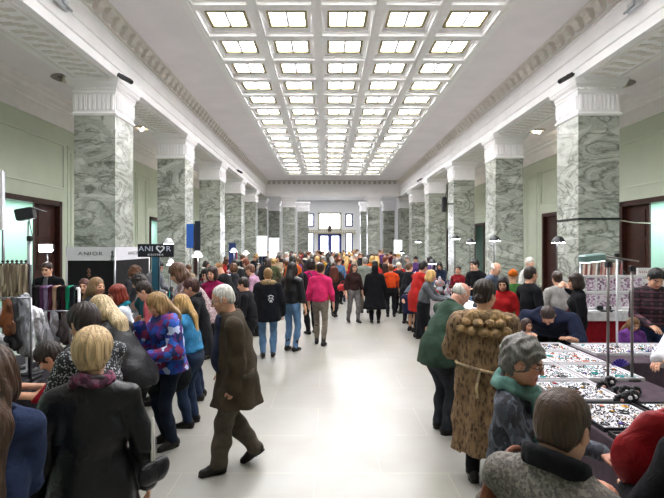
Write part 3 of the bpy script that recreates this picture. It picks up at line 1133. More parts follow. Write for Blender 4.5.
# entablature over the pillars, with ceiling strips over the side aisles
def ent_profile(side):
    a = XP - .10
    pr = [(a, ZS), (a, ZS + .20), (a - .03, ZS + .22), (a - .03, ZS + .50), (a - .06, ZS + .52), (a - .06, ZS + .83), (a - .09, ZS + .86), (a - .05, ZS + .89), (a - .05, ZC - .30), (a - .04, ZC - .02), (a - .30, ZC - .02), (a - .34, ZC + .2), (XP + PW + .1, ZC + .2), (XP + PW + .1, ZS)]
    return [(side * u, z) for (u, z) in (pr if side < 0 else pr[::-1])]
for side in (-1, 1):
    mb = MB()
    mb.prism(ent_profile(side), YB, YE + 1.2, 'y')
    # sunk ornament strip along the soffit
    xm = side * (XP + PW / 2)
    struct(mb.build('wall_beam_left' if side < 0 else 'wall_beam_right', WHITE))
    ob = MB()
    for sx in (-.42, .42):
        ob.box(xm + sx - .03, xm + sx + .03, YB, YE, ZS - .035, ZS)
    y = YB + .1
    while y < YE - .3:
        if not any(abs(y - (YP + BAY * k + PW / 2)) < .68 for k in range(-3, 6)):
            ob.box(xm - .30, xm - .06, y, y + .11, ZS - .016, ZS, mi=1); ob.box(xm + .06, xm + .30, y + .11, y + .22, ZS - .016, ZS, mi=1)
            ob.box(xm - .06, xm + .06, y + .04, y + .18, ZS - .010, ZS, mi=1)
        y += .30
    struct(ob.build('trim_5' if side < 0 else 'trim_6', [WHITE2, TAUPE]))
    # dentil cornice
    db = MB()
    xf = XP - .15
    y = YB + .1
    while y < YE - .2:
        M = None
        prof = [(0, ZC - .27), (.07, ZC - .29), (.13, ZC - .25), (.15, ZC - .16), (.22, ZC - .10), (.22, ZC - .03), (0, ZC - .03)]
        pts = [(side * (xf - u), z) for u, z in prof]
        db.prism(pts if side < 0 else pts[::-1], y, y + .23, 'y')
        y += .42
    x0, x1 = sorted((side * (xf - .0), side * (xf - .26)))
    db.box(x0, x1, YB, YE, ZC - .035, ZC + .01)
    x0, x1 = sorted((side * (xf - .0), side * (xf - .05)))
    db.box(x0, x1, YB, YE, ZC - .37, ZC - .33)
    struct(db.build('trim_7' if side < 0 else 'trim_8', [plain('#e6e1dc', .8)]))
# end dentils
db = MB()
x = -XP + .3
while x < XP - .4:
    db.prism([(YE - u + .05, z) for u, z in [(0, ZC - .27), (.07, ZC - .29), (.13, ZC - .25), (.15, ZC - .16), (.22, ZC - .10), (.22, ZC - .03), (0, ZC - .03)]][::-1], x, x + .23, 'x')
    x += .42
db.box(-XP + .1, XP - .1, YE - .25, YE + .05, ZC - .035, ZC + .01)
struct(db.build('trim_9', plain('#c2bcb4', .8)))
mb = MB()
a = YE
pr = [(a + .1, ZS), (a + .1, ZS + .2), (a + .07, ZS + .22), (a + .07, ZS + .5), (a + .04, ZS + .52), (a + .04, ZS + .86), (a + .06, ZS + .9), (a + .06, ZC + .2), (a + 1.3, ZC + .2), (a + 1.3, ZS)]
mb.prism(pr[::-1], -XP - .1, XP + .1, 'x')
struct(mb.build('wall_beam_end', WHITE))

# main ceiling with the coffered skylight
SK = 3.6375; SY0, SY1 = -4.93, 33.33
PX_, PY_ = 1.455, 1.49
rows = [10.83 + PY_ * k for k in range(-6, 16)]
sy0, sy1 = rows[0] - PY_ / 2, rows[-1] + PY_ / 2
mb = MB()
mb.box(-XP + .1, -SK, YB, YE + .1, ZC, ZC + .25); mb.box(SK, XP - .1, YB, YE + .1, ZC, ZC + .25)
mb.box(-SK, SK, YB, sy0, ZC, ZC + .25); mb.box(-SK, SK, sy1, YE + .1, ZC, ZC + .25)
for side in (-1, 1):
    x0, x1 = sorted((side * (XP + PW), side * (XW + .1)))
    mb.box(x0, x1, YB, 47.5, ZA, ZA + .2)
struct(mb.build('ceiling', plain('#f3eef2', .85, var=.02, vscale=1)))
gb = MB()
for i in range(6):
    x = -SK + PX_ * i
    gb.box(x - .115, x + .115, sy0, sy1, ZC - .03, ZC + .20)
    gb.box(x - .05, x + .05, sy0, sy1, ZC - .045, ZC - .03)
for j in range(len(rows) + 1):
    y = rows[0] - PY_ / 2 + PY_ * j
    gb.box(-SK, SK, y - .12, y + .12, ZC - .028, ZC + .20)
XC0 = -2 * PX_
for i in range(5):
    for j in rows:
        x = XC0 + PX_ * i
        gb.box(x - .62, x - .545, j - .63, j + .63, ZC + .05, ZC + .2); gb.box(x + .545, x + .62, j - .63, j + .63, ZC + .05, ZC + .2)
        gb.box(x - .545, x + .545, j - .63, j - .54, ZC + .05, ZC + .2); gb.box(x - .545, x + .545, j + .54, j + .63, ZC + .05, ZC + .2)
gb.box(-SK - .1, SK + .1, sy0 - .1, sy1 + .1, ZC + .45, ZC + .5)
struct(gb.build('ceiling_coffer_grid', plain('#f6f5f6', .7)))
PANE = glow('skylight_glass', '#fbfbff', PANE_E)
fm = MB()
Zg = ZC + .13
fm.box(-.55, -.442, -.55, .55, -.02, .05); fm.box(.442, .55, -.55, .55, -.02, .05)
fm.box(-.442, .442, -.55, -.35, -.02, .05); fm.box(-.442, .442, .35, .55, -.02, .05)
fm.box(-.035, .035, -.35, .35, -.04, .05)
for g in (-1, 1):
    fm.box(g * .45 - .032, g * .45 + .032, -.39, .39, -.05, -.015, mi=1); fm.box(-.455, .455, g * .36 - .035, g * .36 + .035, -.05, -.015, mi=1)
fme = fm.me('window_frame'); fme.materials.append(WHITE); fme.materials.append(plain('#948a62', .6))
pm = MB(); pm.box(-.442, .442, -.35, .35, .0, .02)
pme = pm.me('pane'); pme.materials.append(PANE)
n = 0
for j in rows:
    if j > 7.9 or True:
        for i in range(5):
            n += 1
            o = empty('window_%d' % n, (XC0 + PX_ * i, j, Zg), kind='structure')
            mesh_obj('window_frame', fme, parent=o); mesh_obj('pane', pme, parent=o)

# pillars
ORD = ['first', 'second', 'third', 'fourth', 'fifth', 'sixth']
def pillar_mesh():
    h = PW / 2
    s = MB()
    s.sqlathe([(h + .08, 0), (h + .08, .22), (h + .03, .28), (h, .32), (h, 5.30)], 0, 0)
    c = MB()
    c.sqlathe([(h - .005, 5.28), (h + .03, 5.30), (h + .045, 5.33), (h + .03, 5.36), (h + .008, 5.38), (h + .008, 5.80), (h + .02, 5.84), (h + .035, 5.86), (h + .035, 5.90), (h + .05, 5.93), (h + .05, 5.985), (h + .085, 6.0), (h + .12, 6.05), (h + .13, 6.10), (h + .145, 6.11), (h + .145, 6.195), (h - .1, 6.195)], 0, 0)
    nf = 9
    for side in range(4):
        M = Matrix.Rotation(side * math.pi / 2, 4, 'Z')
        for i in range(nf):
            x = -h + (i + .5) * PW / nf
            w = PW / nf * .30
            # raised tongues of the fluted frieze, rounded at the foot
            c.box(x - w, x + w, -h - .045, -h, 5.47, 5.80, M=M)
            c.box(x - w * .62, x + w * .62, -h - .040, -h, 5.43, 5.47, M=M)
            c.box(x - .010, x + .010, -h - .065, -h, 5.45, 5.78, M=M)
        for i in range(16):
            x = -h + (i + .5) * PW / 16
            c.box(x - .018, x + .018, -h - .075, -h - .04, 5.93, 5.98, M=M)
    return s.me('shaft'), c.me('capital')
sh_me, ca_me = pillar_mesh()
sh_me.materials.append(MARBLE); ca_me.materials.append(WHITE)
for side in (-1, 1):
    sn = 'left' if side < 0 else 'right'
    for k in range(-1, 6):
        lab = ('veined marble pillar with white capital, %s of the %s row counted from the front' % (ORD[k], sn)) if k >= 0 else 'veined marble pillar beside the viewer on the %s, nearer than the rest' % sn
        o = empty('marble_pillar', (side * (XP + PW / 2), YP + PW / 2 + BAY * k, 0), 0, lab, 'pillar', 'marble pillars of the %s row' % sn)
        mesh_obj('shaft', sh_me, parent=o); mesh_obj('capital', ca_me, parent=o)
        # shift texture per pillar
for (x, y, lab) in ((-3.7, YE + .65, 'slim far marble pillar left of the end doors'), (3.43, YE + .65, 'slim far marble pillar right of the end doors'),
                    (-2.75, YE + 5.2, 'dark marble pillar in the end lobby, left'), (3.2, YE + 5.2, 'dark marble pillar in the end lobby, right'),
                    (-5.35, YE + 4.2, 'marble pillar half hidden at the far left of the end lobby'), (5.2, YE + 4.2, 'marble pillar half hidden at the far right of the end lobby')):
    o = empty('marble_pillar', (x, y, 0), 0, lab, 'pillar', 'marble pillars at the end')
    mesh_obj('shaft', sh_me, parent=o); mesh_obj('capital', ca_me, parent=o)

# end lobby
mb = MB()
YL = 47.0
wins = [(-1.25, .95, 0, 3.4), (-1.25, 1.25, 3.75, 5.6), (-2.45, -1.65, .4, 3.5), (-2.45, -1.65, 4.1, 5.5), (1.65, 2.45, .4, 3.5), (1.65, 2.45, 4.1, 5.5)]
wins[0] = (-1.25, 1.25, 0, 3.4)
cxl = -.2
xs_ = [-XP - 1.2, cxl - 2.45, cxl - 1.65, cxl - 1.25, cxl + 1.25, cxl + 1.65, cxl + 2.45, XP + 1.2]
cols = {1: [(.4, 3.5), (4.1, 5.5)], 3: [(0, 3.4), (3.75, 5.6)], 5: [(.4, 3.5), (4.1, 5.5)]}
for i in range(7):
    z = 0
    for (z0, z1) in cols.get(i, []):
        if z0 > z: mb.box(xs_[i], xs_[i + 1], YL, YL + .4, z, z0)
        z = z1
    mb.box(xs_[i], xs_[i + 1], YL, YL + .4, z, 7.6)
LIL = plain('#ebebec', .7)
struct(mb.build('wall_end', LIL))
mb = MB(); mb.box(-XP - 1.2, XP + 1.2, YE + 1.3, YL + .3, 6.9, 7.1)
struct(mb.build('ceiling_end_lobby', LIL))
for side in (-1, 1):
    mb = MB(); x0, x1 = sorted((side * (XP + 1.0), side * (XP + 1.3))); mb.box(x0, x1, YE + 1.3, YL, 0, 7.0)
    struct(mb.build('wall_lobby_left' if side < 0 else 'wall_lobby_right', LIL))
mb = MB(); mb.box(-XW - 2.2, XW + 2.2, YB - .3, YB, 0, 7.8)
struct(mb.build('wall_back', GREEN))
DAY = glow('daylight_glass', '#eef2ff', DAY_E)
FRB = plain('#3d4488', .5)
k = 150
for i in (1, 3, 5):
    for (z0, z1) in cols[i]:
        k += 1
        x0, x1 = xs_[i], xs_[i + 1]
        nm = 'door_30' if (i == 3 and z0 == 0) else 'window_%d' % k
        o = empty(nm, ((x0 + x1) / 2, YL + .2, z0), kind='structure')
        w, h = (x1 - x0) / 2, z1 - z0
        f = MB()
        t = .15
        f.box(-w, -w + t, -.1, .1, 0, h); f.box(w - t, w, -.1, .1, 0, h); f.box(-w, w, -.1, .1, h - t, h); f.box(-w, w, -.1, .1, 0, t)
        if i == 3 and z0 == 0:
            f.box(-.2, .2, -.12, .12, 0, h); f.box(-w, -w + .28, -.11, .11, 0, h); f.box(w - .28, w, -.11, .11, 0, h); f.box(-w, w, -.11, .11, h - .3, h)
        elif i == 3:
            for q in range(-4, 5): f.box(q * .27 - .012, q * .27 + .012, -.06, .06, 0, h)
            for q in range(1, 5): f.box(-w, w, -.06, .06, q * h / 5 - .012, q * h / 5 + .012)
        else:
            f.box(-w, w, -.1, .1, h * .32, h * .32 + .12)
        f.build('window_frame', FRB if not (i == 3 and z0 > 0) else plain('#b6ae92', .6), o)
        g = MB(); g.box(-w + .02, w - .02, .04, .07, .02, h - .02)
        g.build('pane', DAY, o)
# ornament on the balcony below the transom
o = empty('trim_10', (cxl, YL - .3, 3.55), kind='structure')
m = MB(); m.lathe([(.02, 0), (.18, .05), (.24, .3), (.18, .42), (.30, .5), (.10, .62), (.02, .85)], 12); m.build('shield', plain('#5c5348', .5), o)
m = MB()
for q in range(24):
    m.lathe([(.05, 0), (.07, .06), (.04, .12), (.07, .2), (.05, .22)], 6, c=(-2.6 + q * .225, 0, -.1))
m.box(-2.7, 2.75, -.06, .06, -.2, -.1); m.box(-2.7, 2.75, -.06, .06, .1, .16)
m.box(-.1, .1, -.05, .28, -.15, .1)
m.build('balustrade', plain('#b7ad94', .6), o)

# lamps in the side-aisle ceilings
LAMP = glow('lamp_tube', '#fff3d8', LAMP_E)
def ceil_lamp():
    a = MB(); a.lathe([(.30, 0), (.34, -.03), (.30, -.05), (.27, -.02), (.20, -.03), (.16, .0)], 24)
    b = MB(); b.tube([(-.16, .05, -.07), (.16, -.05, -.07)], .045, 10); 
    c = MB(); c.box(-.03, .03, -.02, .02, -.09, 0)
    return a.me('ring'), b.me('tube'), c.me('bracket')
r_, t_, b_ = ceil_lamp()
r_.materials.append(plain('#9a928c', .6)); t_.materials.append(LAMP); b_.materials.append(BLACK)
for side in (-1, 1):
    for k in range(0, 4):
        x = CX + side * 7.57 if side < 0 else CX + 8.8
        o = empty('ceiling_lamp', (x, (12.75 if side < 0 else 13.2) + BAY * k, ZA), R(40 * side), 'ring shaped ceiling lamp with a lit tube, %s along the %s aisle' % (ORD[k], 'left' if side < 0 else 'right'), 'ceiling lamp', 'lamps in the aisle ceilings')
        mesh_obj('ring', r_, parent=o); q = mesh_obj('tube', t_, parent=o); q.material_slots[0].link = 'OBJECT'; q.material_slots[0].material = LAMP if k else plain('#cfc8ba', .4); mesh_obj('bracket', b_, parent=o)

# small security cameras under the beam beside the first capitals
def camera_box(x, y, z, sd, lab, s_=1.0):
    o = empty('security_camera', (x, y, z), 0, lab, 'security camera')
    M = Matrix.Rotation(R(sd * 30), 4, 'Y') @ Matrix.Rotation(R(-14 * sd), 4, 'Z')
    m = MB(); m.cbox(-.25 * s_, .25 * s_, -.06, .06, -.055, .055, .012, M=M); hs_ = m.build('housing', plain('#2a2b2f', .45), o)
    m = MB(); m.tube([(0, .0, .04), (-sd * .06, .02, .09), (-sd * .22, .02, .11)], .02); m.build('bracket', plain('#55565a', .5), o)
    m = MB(); m.lathe([(.035, 0), (.04, .03), (.03, .035)], 12, M=M @ Matrix.Translation((sd * .25 * s_, 0, 0)) @ Matrix.Rotation(R(90 * sd), 4, 'Y')); m.build('lens', plain('#05060a', .1), hs_)
camera_box(wx(125, 10.9), 10.9, wz(78.5, 10.9), 1, 'black box camera under the beam by the front left pillar', .85)
camera_box(wx(566, 10.9), 10.9, wz(78, 10.9), -1, 'black box camera under the beam by the front right pillar', .85)
camera_box(XP - .36, 28.2, 6.25, -1, 'small dark camera under the beam far down the right row', .6)
camera_box(-XP + .335, 25.0, 6.25, 1, 'small dark camera under the beam far down the left row', .6)
o = empty('column_speaker', (wx(444, 20.8), 20.8, 0), 0, 'tall black column loudspeaker on the third right pillar', 'loudspeaker')
m = MB(); m.cbox(-.1, .1, -.1, .1, wz(212, 20.8), wz(197, 20.8), .02); m.build('cabinet', BLACK, o)
m = MB(); m.box(.08, .45, -.02, .02, 4.0, 4.05); m.build('bracket', BLACK, o)

# black strap and cable around the first right pillar
m = MB()
zz = 2.70
x0, x1, y0, y1 = XP - .012, XP + PW + .012, YP - .012, YP + PW + .012
m.box(x0 - .01, x1 + .01, y0 - .01, y0, zz, zz + .05); m.box(x0 - .01, x0, y0, y1, zz, zz + .05); m.box(x1, x1 + .01, y0, y1, zz, zz + .05); m.box(x0, x1, y1, y1 + .01, zz, zz + .05)
tag(m.build('strap', BLACK), 'thin black strap tied around the front right pillar above head height', 'strap')
m = MB(); m.tube([(x1 + .02, y0 + .3, zz + .03), (x1 + 1.2, y0 + 1.2, zz - .01), (XW - .02, 13.2, zz + .02)], .018, 6)
tag(m.build('cable', plain('#b9b4a6', .6)), 'pale cable strung from the front right pillar to the wall', 'cable')

for (sd, Yq, zq, lab) in ((1, 8.7, 6.80, 'pale grey bracket fixed high on the right beam near the viewer'), (-1, 8.45, 6.72, 'pale grey bracket fixed high on the left beam near the viewer')):
    o = empty('wall_bracket', (sd * (XP - .16), Yq, zq), 0, lab, 'bracket')
    m = MB(); m.cbox(*sorted((0, -sd * .05)), -.22, .22, -.10, .10, .015); m.build('plate', plain('#c9ccd0', .5), o)
    m = MB(); m.tube([(-sd * .05, -.16, .04), (-sd * .16, -.16, .02), (-sd * .16, -.16, -.10), (-sd * .16, .12, -.12), (-sd * .05, .14, -.04)], .025, 8); m.build('arm', plain('#9da2a8', .5), o)
# ------------------------------------------------------------------ stalls and things
WCL = cloth('#dcd9dc', weave=.4); DCL = cloth('#26222a', weave=.4); MAUVE = cloth('#51434c', weave=.3, h2='#463a42'); RED = cloth('#8e1320', weave=.4)

def clothed_table(x0, x1, y0, y1, z, mat, lab, catl='table', side_mat=None, group=None):
    o = empty('market_table', ((x0 + x1) / 2, (y0 + y1) / 2, 0), 0, lab, catl, group)
    hx, hy = (x1 - x0) / 2, (y1 - y0) / 2
    t = MB(); t.cbox(-hx, hx, -hy, hy, z - .04, z, .008); t.build('table_top', mat, o)
    c = MB()
    pts = []
    def edge(a, b):
        L = math.dist(a, b); n = max(4, int(L / .06))
        for i in range(n):
            f = i / n
            pts.append((a[0] + (b[0] - a[0]) * f, a[1] + (b[1] - a[1]) * f))
    e = .005
    cr = [(-hx - e, -hy - e), (hx + e, -hy - e), (hx + e, hy + e), (-hx - e, hy + e)]
    for i in range(4): edge(cr[i], cr[(i + 1) % 4])
    n = len(pts); vs, fs = [], []
    for li, zz in enumerate((z - .005, z - .12, z * .5, .015)):
        for i, (px, py) in enumerate(pts):
            a = [0, .003, .012, .02][li] * (1 + math.sin(i * 1.35 + math.sin(i * .7)))
            L = math.hypot(px, py) + 1e-6
            nx = (1 if px > 0 else -1) if abs(abs(px) - hx) < .02 else 0
            ny = (1 if py > 0 else -1) if abs(abs(py) - hy) < .02 else 0
            vs.append((px + nx * a, py + ny * a, zz))
    for li in range(3):
        for i in range(n):
            j = (i + 1) % n
            fs.append((li * n + i, (li + 1) * n + i, (li + 1) * n + j, li * n + j))
    c._add(vs, fs, 0, True)
    c.build('cloth', side_mat or mat, o)
    l = MB()
    for sx in (-1, 1):
        for sy in (-1, 1):
            q = MB(); q.tube([(sx * (hx - .06), sy * (hy - .06), 0), (sx * (hx - .06), sy * (hy - .06), z - .04)], .018, 8)
            q.build('leg', CHROME, o)
    return o

# --- big jewellery table at the lower right
TZ = .85
clothed_table(1.27, 2.36, 1.75, 5.4, TZ, MAUVE, 'long jewellery table under a mauve cloth at the lower right')
clothed_table(2.44, 4.6, 4.55, 5.4, TZ, MAUVE, 'rear wing of the jewellery table running to the right edge')
WT = plain('#dedbe0', .5); FR = plain('#17151a', .5)
tray_me = None
trays = []
TR = [('nearest', 2.02), ('second', 2.56), ('third', 3.10), ('fourth', 3.64), ('fifth', 4.18), ('sixth', 4.72), ('rear', 5.20)]
def tray(x, y, hx, hy, z, lab, white=True, rz=0):
    o = empty('jewellery_tray', (x, y, z), rz, lab, 'tray', 'jewellery trays')
    b = MB(); b.box(-hx, hx, -hy, hy, .002, .012); b.build('lining', WT if white else FR, o)
    f = MB()
    t = .014
    f.box(-hx - t, -hx, -hy - t, hy + t, .0, .028); f.box(hx, hx + t, -hy - t, hy + t, .0, .028)
    f.box(-hx, hx, -hy - t, -hy, .0, .028); f.box(-hx, hx, hy, hy + t, .0, .028)
    f.build('frame', FR if y < 3.5 else plain('#cfccd0', .5), o)
    return o
for i, (nm, y) in enumerate(TR):
    hy = .235 if i < 6 else .17
    for j, x in enumerate((1.545, 2.08)):
        if i in (3,) and j == 1: continue
        tray(x, y, .24, hy, TZ, 'white jewellery tray, %s row from the viewer, %s side of the long table' % (nm, ('aisle', 'inner')[j]))
        trays.append((x, y, .22, hy - .02, i, ('aisle', 'inner')[j], nm))
for i, x in enumerate((2.72, 3.28, 3.84)):
    tray(x, 5.1, .25, .24, TZ, 'white jewellery tray on the rear wing, %s from the left' % ('first', 'second', 'third')[i])
    trays.append((x, 5.1, .23, .21, 6, ('left', 'middle', 'right')[i], 'wing'))
    if i < 2:
        pass
GEM = {'turquoise': plain('#1f9c9a', .25), 'orange': plain('#c85a28', .3), 'red': plain('#a01824', .25), 'purple': plain('#4a2a90', .3), 'black': plain('#101013', .25),
       'silver': plain('#b9bcc4', .22, metal=.9), 'gold': plain('#c09a4a', .25, metal=.9), 'white': plain('#e2dfe2', .35), 'brown': plain('#5a3828', .4), 'amber': plain('#b8701c', .2)}
def jew_meshes():
    out = {}
    m = MB()      # bead necklace laid in a loop
    pts = []
    for k in range(22):
        a = 2 * math.pi * k / 22
        r = .055 + .012 * math.cos(2 * a)
        c = (r * math.cos(a), r * 1.25 * math.sin(a), .006)
        m.lathe([(.001, -.006), (.0055, -.003), (.006, 0), (.0055, .003), (.001, .006)], 6, c=c)
    out['bead_necklace'] = [('beads', m.me('beads'))]
    m = MB(); m.lathe([(.020, .0), (.026, .003), (.024, .007), (.014, .008)], 14)
    g = MB(); g.lathe([(.016, .007), (.015, .012), (.009, .016), (.001, .0175)], 12)
    out['brooch'] = [('setting', m.me('setting')), ('stone', g.me('stone'))]
    m = MB(); m.tube([(.03 * math.cos(a * math.pi / 8), .03 * math.sin(a * math.pi / 8), .006) for a in range(16)], .006, 6, closed=True)
    out['bracelet'] = [('band', m.me('band'))]
    m = MB(); m.tube([(.010 * math.cos(a * math.pi / 6), 0, .010 + .010 * math.sin(a * math.pi / 6)) for a in range(12)], .0018, 5, closed=True)
    g = MB(); g.lathe([(.004, .019), (.009, .023), (.006, .028), (.001, .030)], 8)
    out['ring'] = [('band', m.me('band')), ('stone', g.me('stone'))]
    m = MB()
    for s_ in (-1, 1):
        m.lathe([(.003, 0), (.010, .002), (.008, .007), (.001, .008)], 10, c=(s_ * .016, -.008, 0)); 
    g = MB()
    for s_ in (-1, 1):
        g.lathe([(.003, 0), (.007, .003), (.003, .006)], 8, c=(s_ * .016, .014, 0))
    g.tube([(-.02, .02, .002), (.02, .02, .002)], .0015, 5)
    out['earring_pair'] = [('drop', m.me('drop')), ('stud', g.me('stud'))]
    m = MB()
    for k in range(7):
        a = 2 * math.pi * k / 7
        m.lathe([(.002, 0), (.013, .003), (.010, .010), (.002, .012)], 7, c=(.018 * math.cos(a), .018 * math.sin(a), 0))
    g = MB(); g.lathe([(.010, .006), (.009, .014), (.001, .017)], 8)
    out['flower_brooch'] = [('petals', m.me('petals')), ('centre', g.me('centre'))]
    return out
JM = jew_meshes()
def put_jewel(kind, col, col2, x, y, z, rz, lab, group, s=1.0):
    o = empty(kind, (x, y, z), rz, lab, 'jewellery', group)
    o.scale = (s, s, s)
    for i, (n, me) in enumerate(JM[kind]):
        c = bpy.data.objects.new(n, me); COL.objects.link(c); c.parent = o
        if len(me.materials) == 0: me.materials.append(WHITE)
        c.material_slots[0].link = 'OBJECT'
        c.material_slots[0].material = GEM[col if i == 0 else col2]
WORDS = {'bead_necklace': 'bead necklace laid in a loop', 'brooch': 'round brooch', 'bracelet': 'bracelet', 'ring': 'ring', 'earring_pair': 'pair of earrings on a card', 'flower_brooch': 'flower shaped brooch'}
jr = random.Random(5)
total = 0
for (x, y, hx, hy, i, sd_, nm) in trays:
    pal = {0: ['silver', 'brown', 'black', 'turquoise'], 1: ['black', 'silver', 'brown', 'white'], 2: ['black', 'silver', 'black', 'gold'], 3: ['black', 'silver', 'brown'], 4: ['turquoise', 'silver', 'black'],
           5: ['turquoise', 'orange', 'white', 'silver'], 6: ['orange', 'amber', 'white', 'brown', 'black']}[i]
    if nm == 'wing': pal = ['black', 'white', 'purple', 'silver']
    if i == 5 and sd_ == 'aisle': pal = ['orange', 'amber', 'red', 'white']
    nx, ny = (5, 4) if i < 6 else (4, 3)
    for a in range(nx):
        for b in range(ny):
            if total >= 292: break
            kind = jr.choice(['brooch', 'brooch', 'ring', 'bracelet', 'earring_pair', 'flower_brooch', 'bead_necklace'])
            if i <= 3 and jr.random() < .35: kind = jr.choice(['bead_necklace', 'bracelet'])
            col = jr.choice(pal)
            c2 = jr.choice([q for q in GEM if q != col])
            lab = '%s %s on the %s, %s row, %s' % (col, WORDS[kind], 'rear wing tray' if nm == 'wing' else 'white tray', 'rear' if nm == 'wing' else nm, sd_ + ('' if nm == 'wing' else ' side'))
            put_jewel(kind, col, c2, x - hx + (a + .5) * 2 * hx / nx + jr.uniform(-.012, .012), y - hy + (b + .5) * 2 * hy / ny + jr.uniform(-.012, .012), TZ + .0125, jr.uniform(0, 6.28), lab, lab.replace(' on the ', 's on the ', 1) if False else 'pieces: ' + lab, jr.uniform(.75, 1.15) if kind != 'bead_necklace' else jr.uniform(.5, .7))
            total += 1
# fine loose beads nobody could count
mb = MB()
for (x, y, hx, hy, i, sd_, nm) in trays:
    for k in range(620 if i < 3 else 420):
        r = jr.uniform(.003, .007)
        c = (x + jr.uniform(-hx, hx), y + jr.uniform(-hy, hy), TZ + .0125)
        mb.lathe([(r, 0), (r, r), (r * .3, r * 1.5)], 5, c=c, mi=jr.choice([0, 0, 1, 2, 2, 1 if i < 5 else 3, 2 if i < 4 else 4, 5, 5]))
tag(mb.build('loose_beads', [GEM['black'], GEM['brown'], GEM['silver'], GEM['orange'], GEM['turquoise'], GEM['white']]), 'fine loose beads and studs strewn over the jewellery trays', 'beads', kind='stuff')

# posts and crossbar of the display frame on the table
def post(name, x, y, z0, z1, r, mat, lab, base=.07):
    o = empty(name, (x, y, z0), 0, lab, 'stand')
    m = MB(); m.tube([(0, 0, .01), (0, 0, z1 - z0)], r, 10); m.build('pole', mat, o)
    m = MB(); m.lathe([(base, 0), (base, .012), (base * .4, .02), (r * 1.2, .03)], 16); m.build('base', BLACK, o)
    m = MB(); m.cbox(-.022, .022, -.022, .022, z1 - z0 - .03, z1 - z0 + .02, .005); m.build('clamp', BLACK, o)
    return o
GREYM = plain('#77706e', .35, metal=.5)
xa, xb = wx(608, 3.97), wx(632, 3.97)
post('display_post', xa, 3.97, TZ, wz(264, 3.97), .012, GREYM, 'grey metal post on the jewellery table, left one of the pair')
post('display_post', xb, 3.97, TZ, wz(268, 3.97), .012, GREYM, 'grey metal post on the jewellery table, right one of the pair')
post('display_post', wx(617, 5.2), 5.2, TZ, wz(255, 5.2), .012, plain('#d0d0d4', .4), 'slim white post standing behind the two grey posts', .05)
o = empty('desk_light', (wx(592, 3.97), 3.97, wz(258, 3.97)), 0, 'flat grey green lamp head clamped to the top of the left grey post', 'lamp')
m = MB(); m.cbox(-.10, .10, -.06, .06, -.03, .035, .012, M=Matrix.Rotation(R(-6), 4, 'Y')); m.build('lamp_head', plain('#6f8a86', .4), o)
m = MB(); m.box(-.085, .085, -.045, .045, -.038, -.03, M=Matrix.Rotation(R(-6), 4, 'Y')); m.build('diffuser', glow('lamp_face', '#e8fff8', 3.), o)
m = MB(); m.tube([(.09, 0, .0), (xa - wx(592, 3.97), 0, -.02)], .012, 8); m.tube([(.12, .0, .015), (xb - wx(592, 3.97) + .06, 0, -.03)], .008, 8); m.build('arm', GREYM, o)
# black rosettes around the foot of the posts
for i, (px, py) in enumerate([(603, 378), (611, 377), (618, 383), (626, 386), (636, 383), (629, 392), (621, 391), (634, 391)]):
    Y = 1.10 * FPX / (py - VY)
    o = empty('black_rosette', (wx(px, Y), Y, TZ + .03 + .03 * (i % 2)), 0, 'black rosette with pale %s centre in the cluster below the posts, %s' % (('pink', 'white')[i % 2], ['leftmost', 'second from left', 'third from left', 'middle', 'rightmost', 'front middle', 'front left', 'front right'][i]), 'ornament', 'black rosettes below the posts')
    m = MB()
    for k in range(8):
        a = 2 * math.pi * k / 8
        m.lathe([(.004, -.02), (.022, -.008), (.020, .010), (.004, .018)], 8, c=(.030 * math.cos(a), .01, .030 * math.sin(a)))
    m.lathe([(.01, -.03), (.03, -.01), (.03, .01), (.01, .02)], 10, c=(0, .02, 0))
    m.build('petals', plain('#131015', .35), o)
    m = MB(); m.lathe([(.016, 0), (.013, .010), (.002, .014)], 10, M=Matrix.Translation((0, -.012, 0)) @ Matrix.Rotation(R(90), 4, 'X')); m.build('centre', plain(('#b98f86', '#cfc6c8')[i % 2], .3), o)
o = empty('fan_ornament', (wx(620, 4.35), 4.35, TZ), 0, 'deep violet fan shaped ornament standing on the jewellery table', 'ornament')
m = MB()
for k in range(7):
    a = R(-60 + k * 20)
    m._add([(0, -.01, 0), (.09 * math.sin(a - .16), 0, .09 * math.cos(a - .16)), (.1 * math.sin(a), -.014, .1 * math.cos(a)), (.09 * math.sin(a + .16), 0, .09 * math.cos(a + .16)), (0, .01, 0)], [(0, 1, 2), (0, 2, 3), (4, 2, 1), (4, 3, 2), (0, 3, 4), (0, 4, 1)])
m.build('blades', plain('#3a2090', .35), o)
m = MB(); m.cbox(-.03, .03, -.02, .02, 0, .015, .004); m.build('foot', BLACK, o)

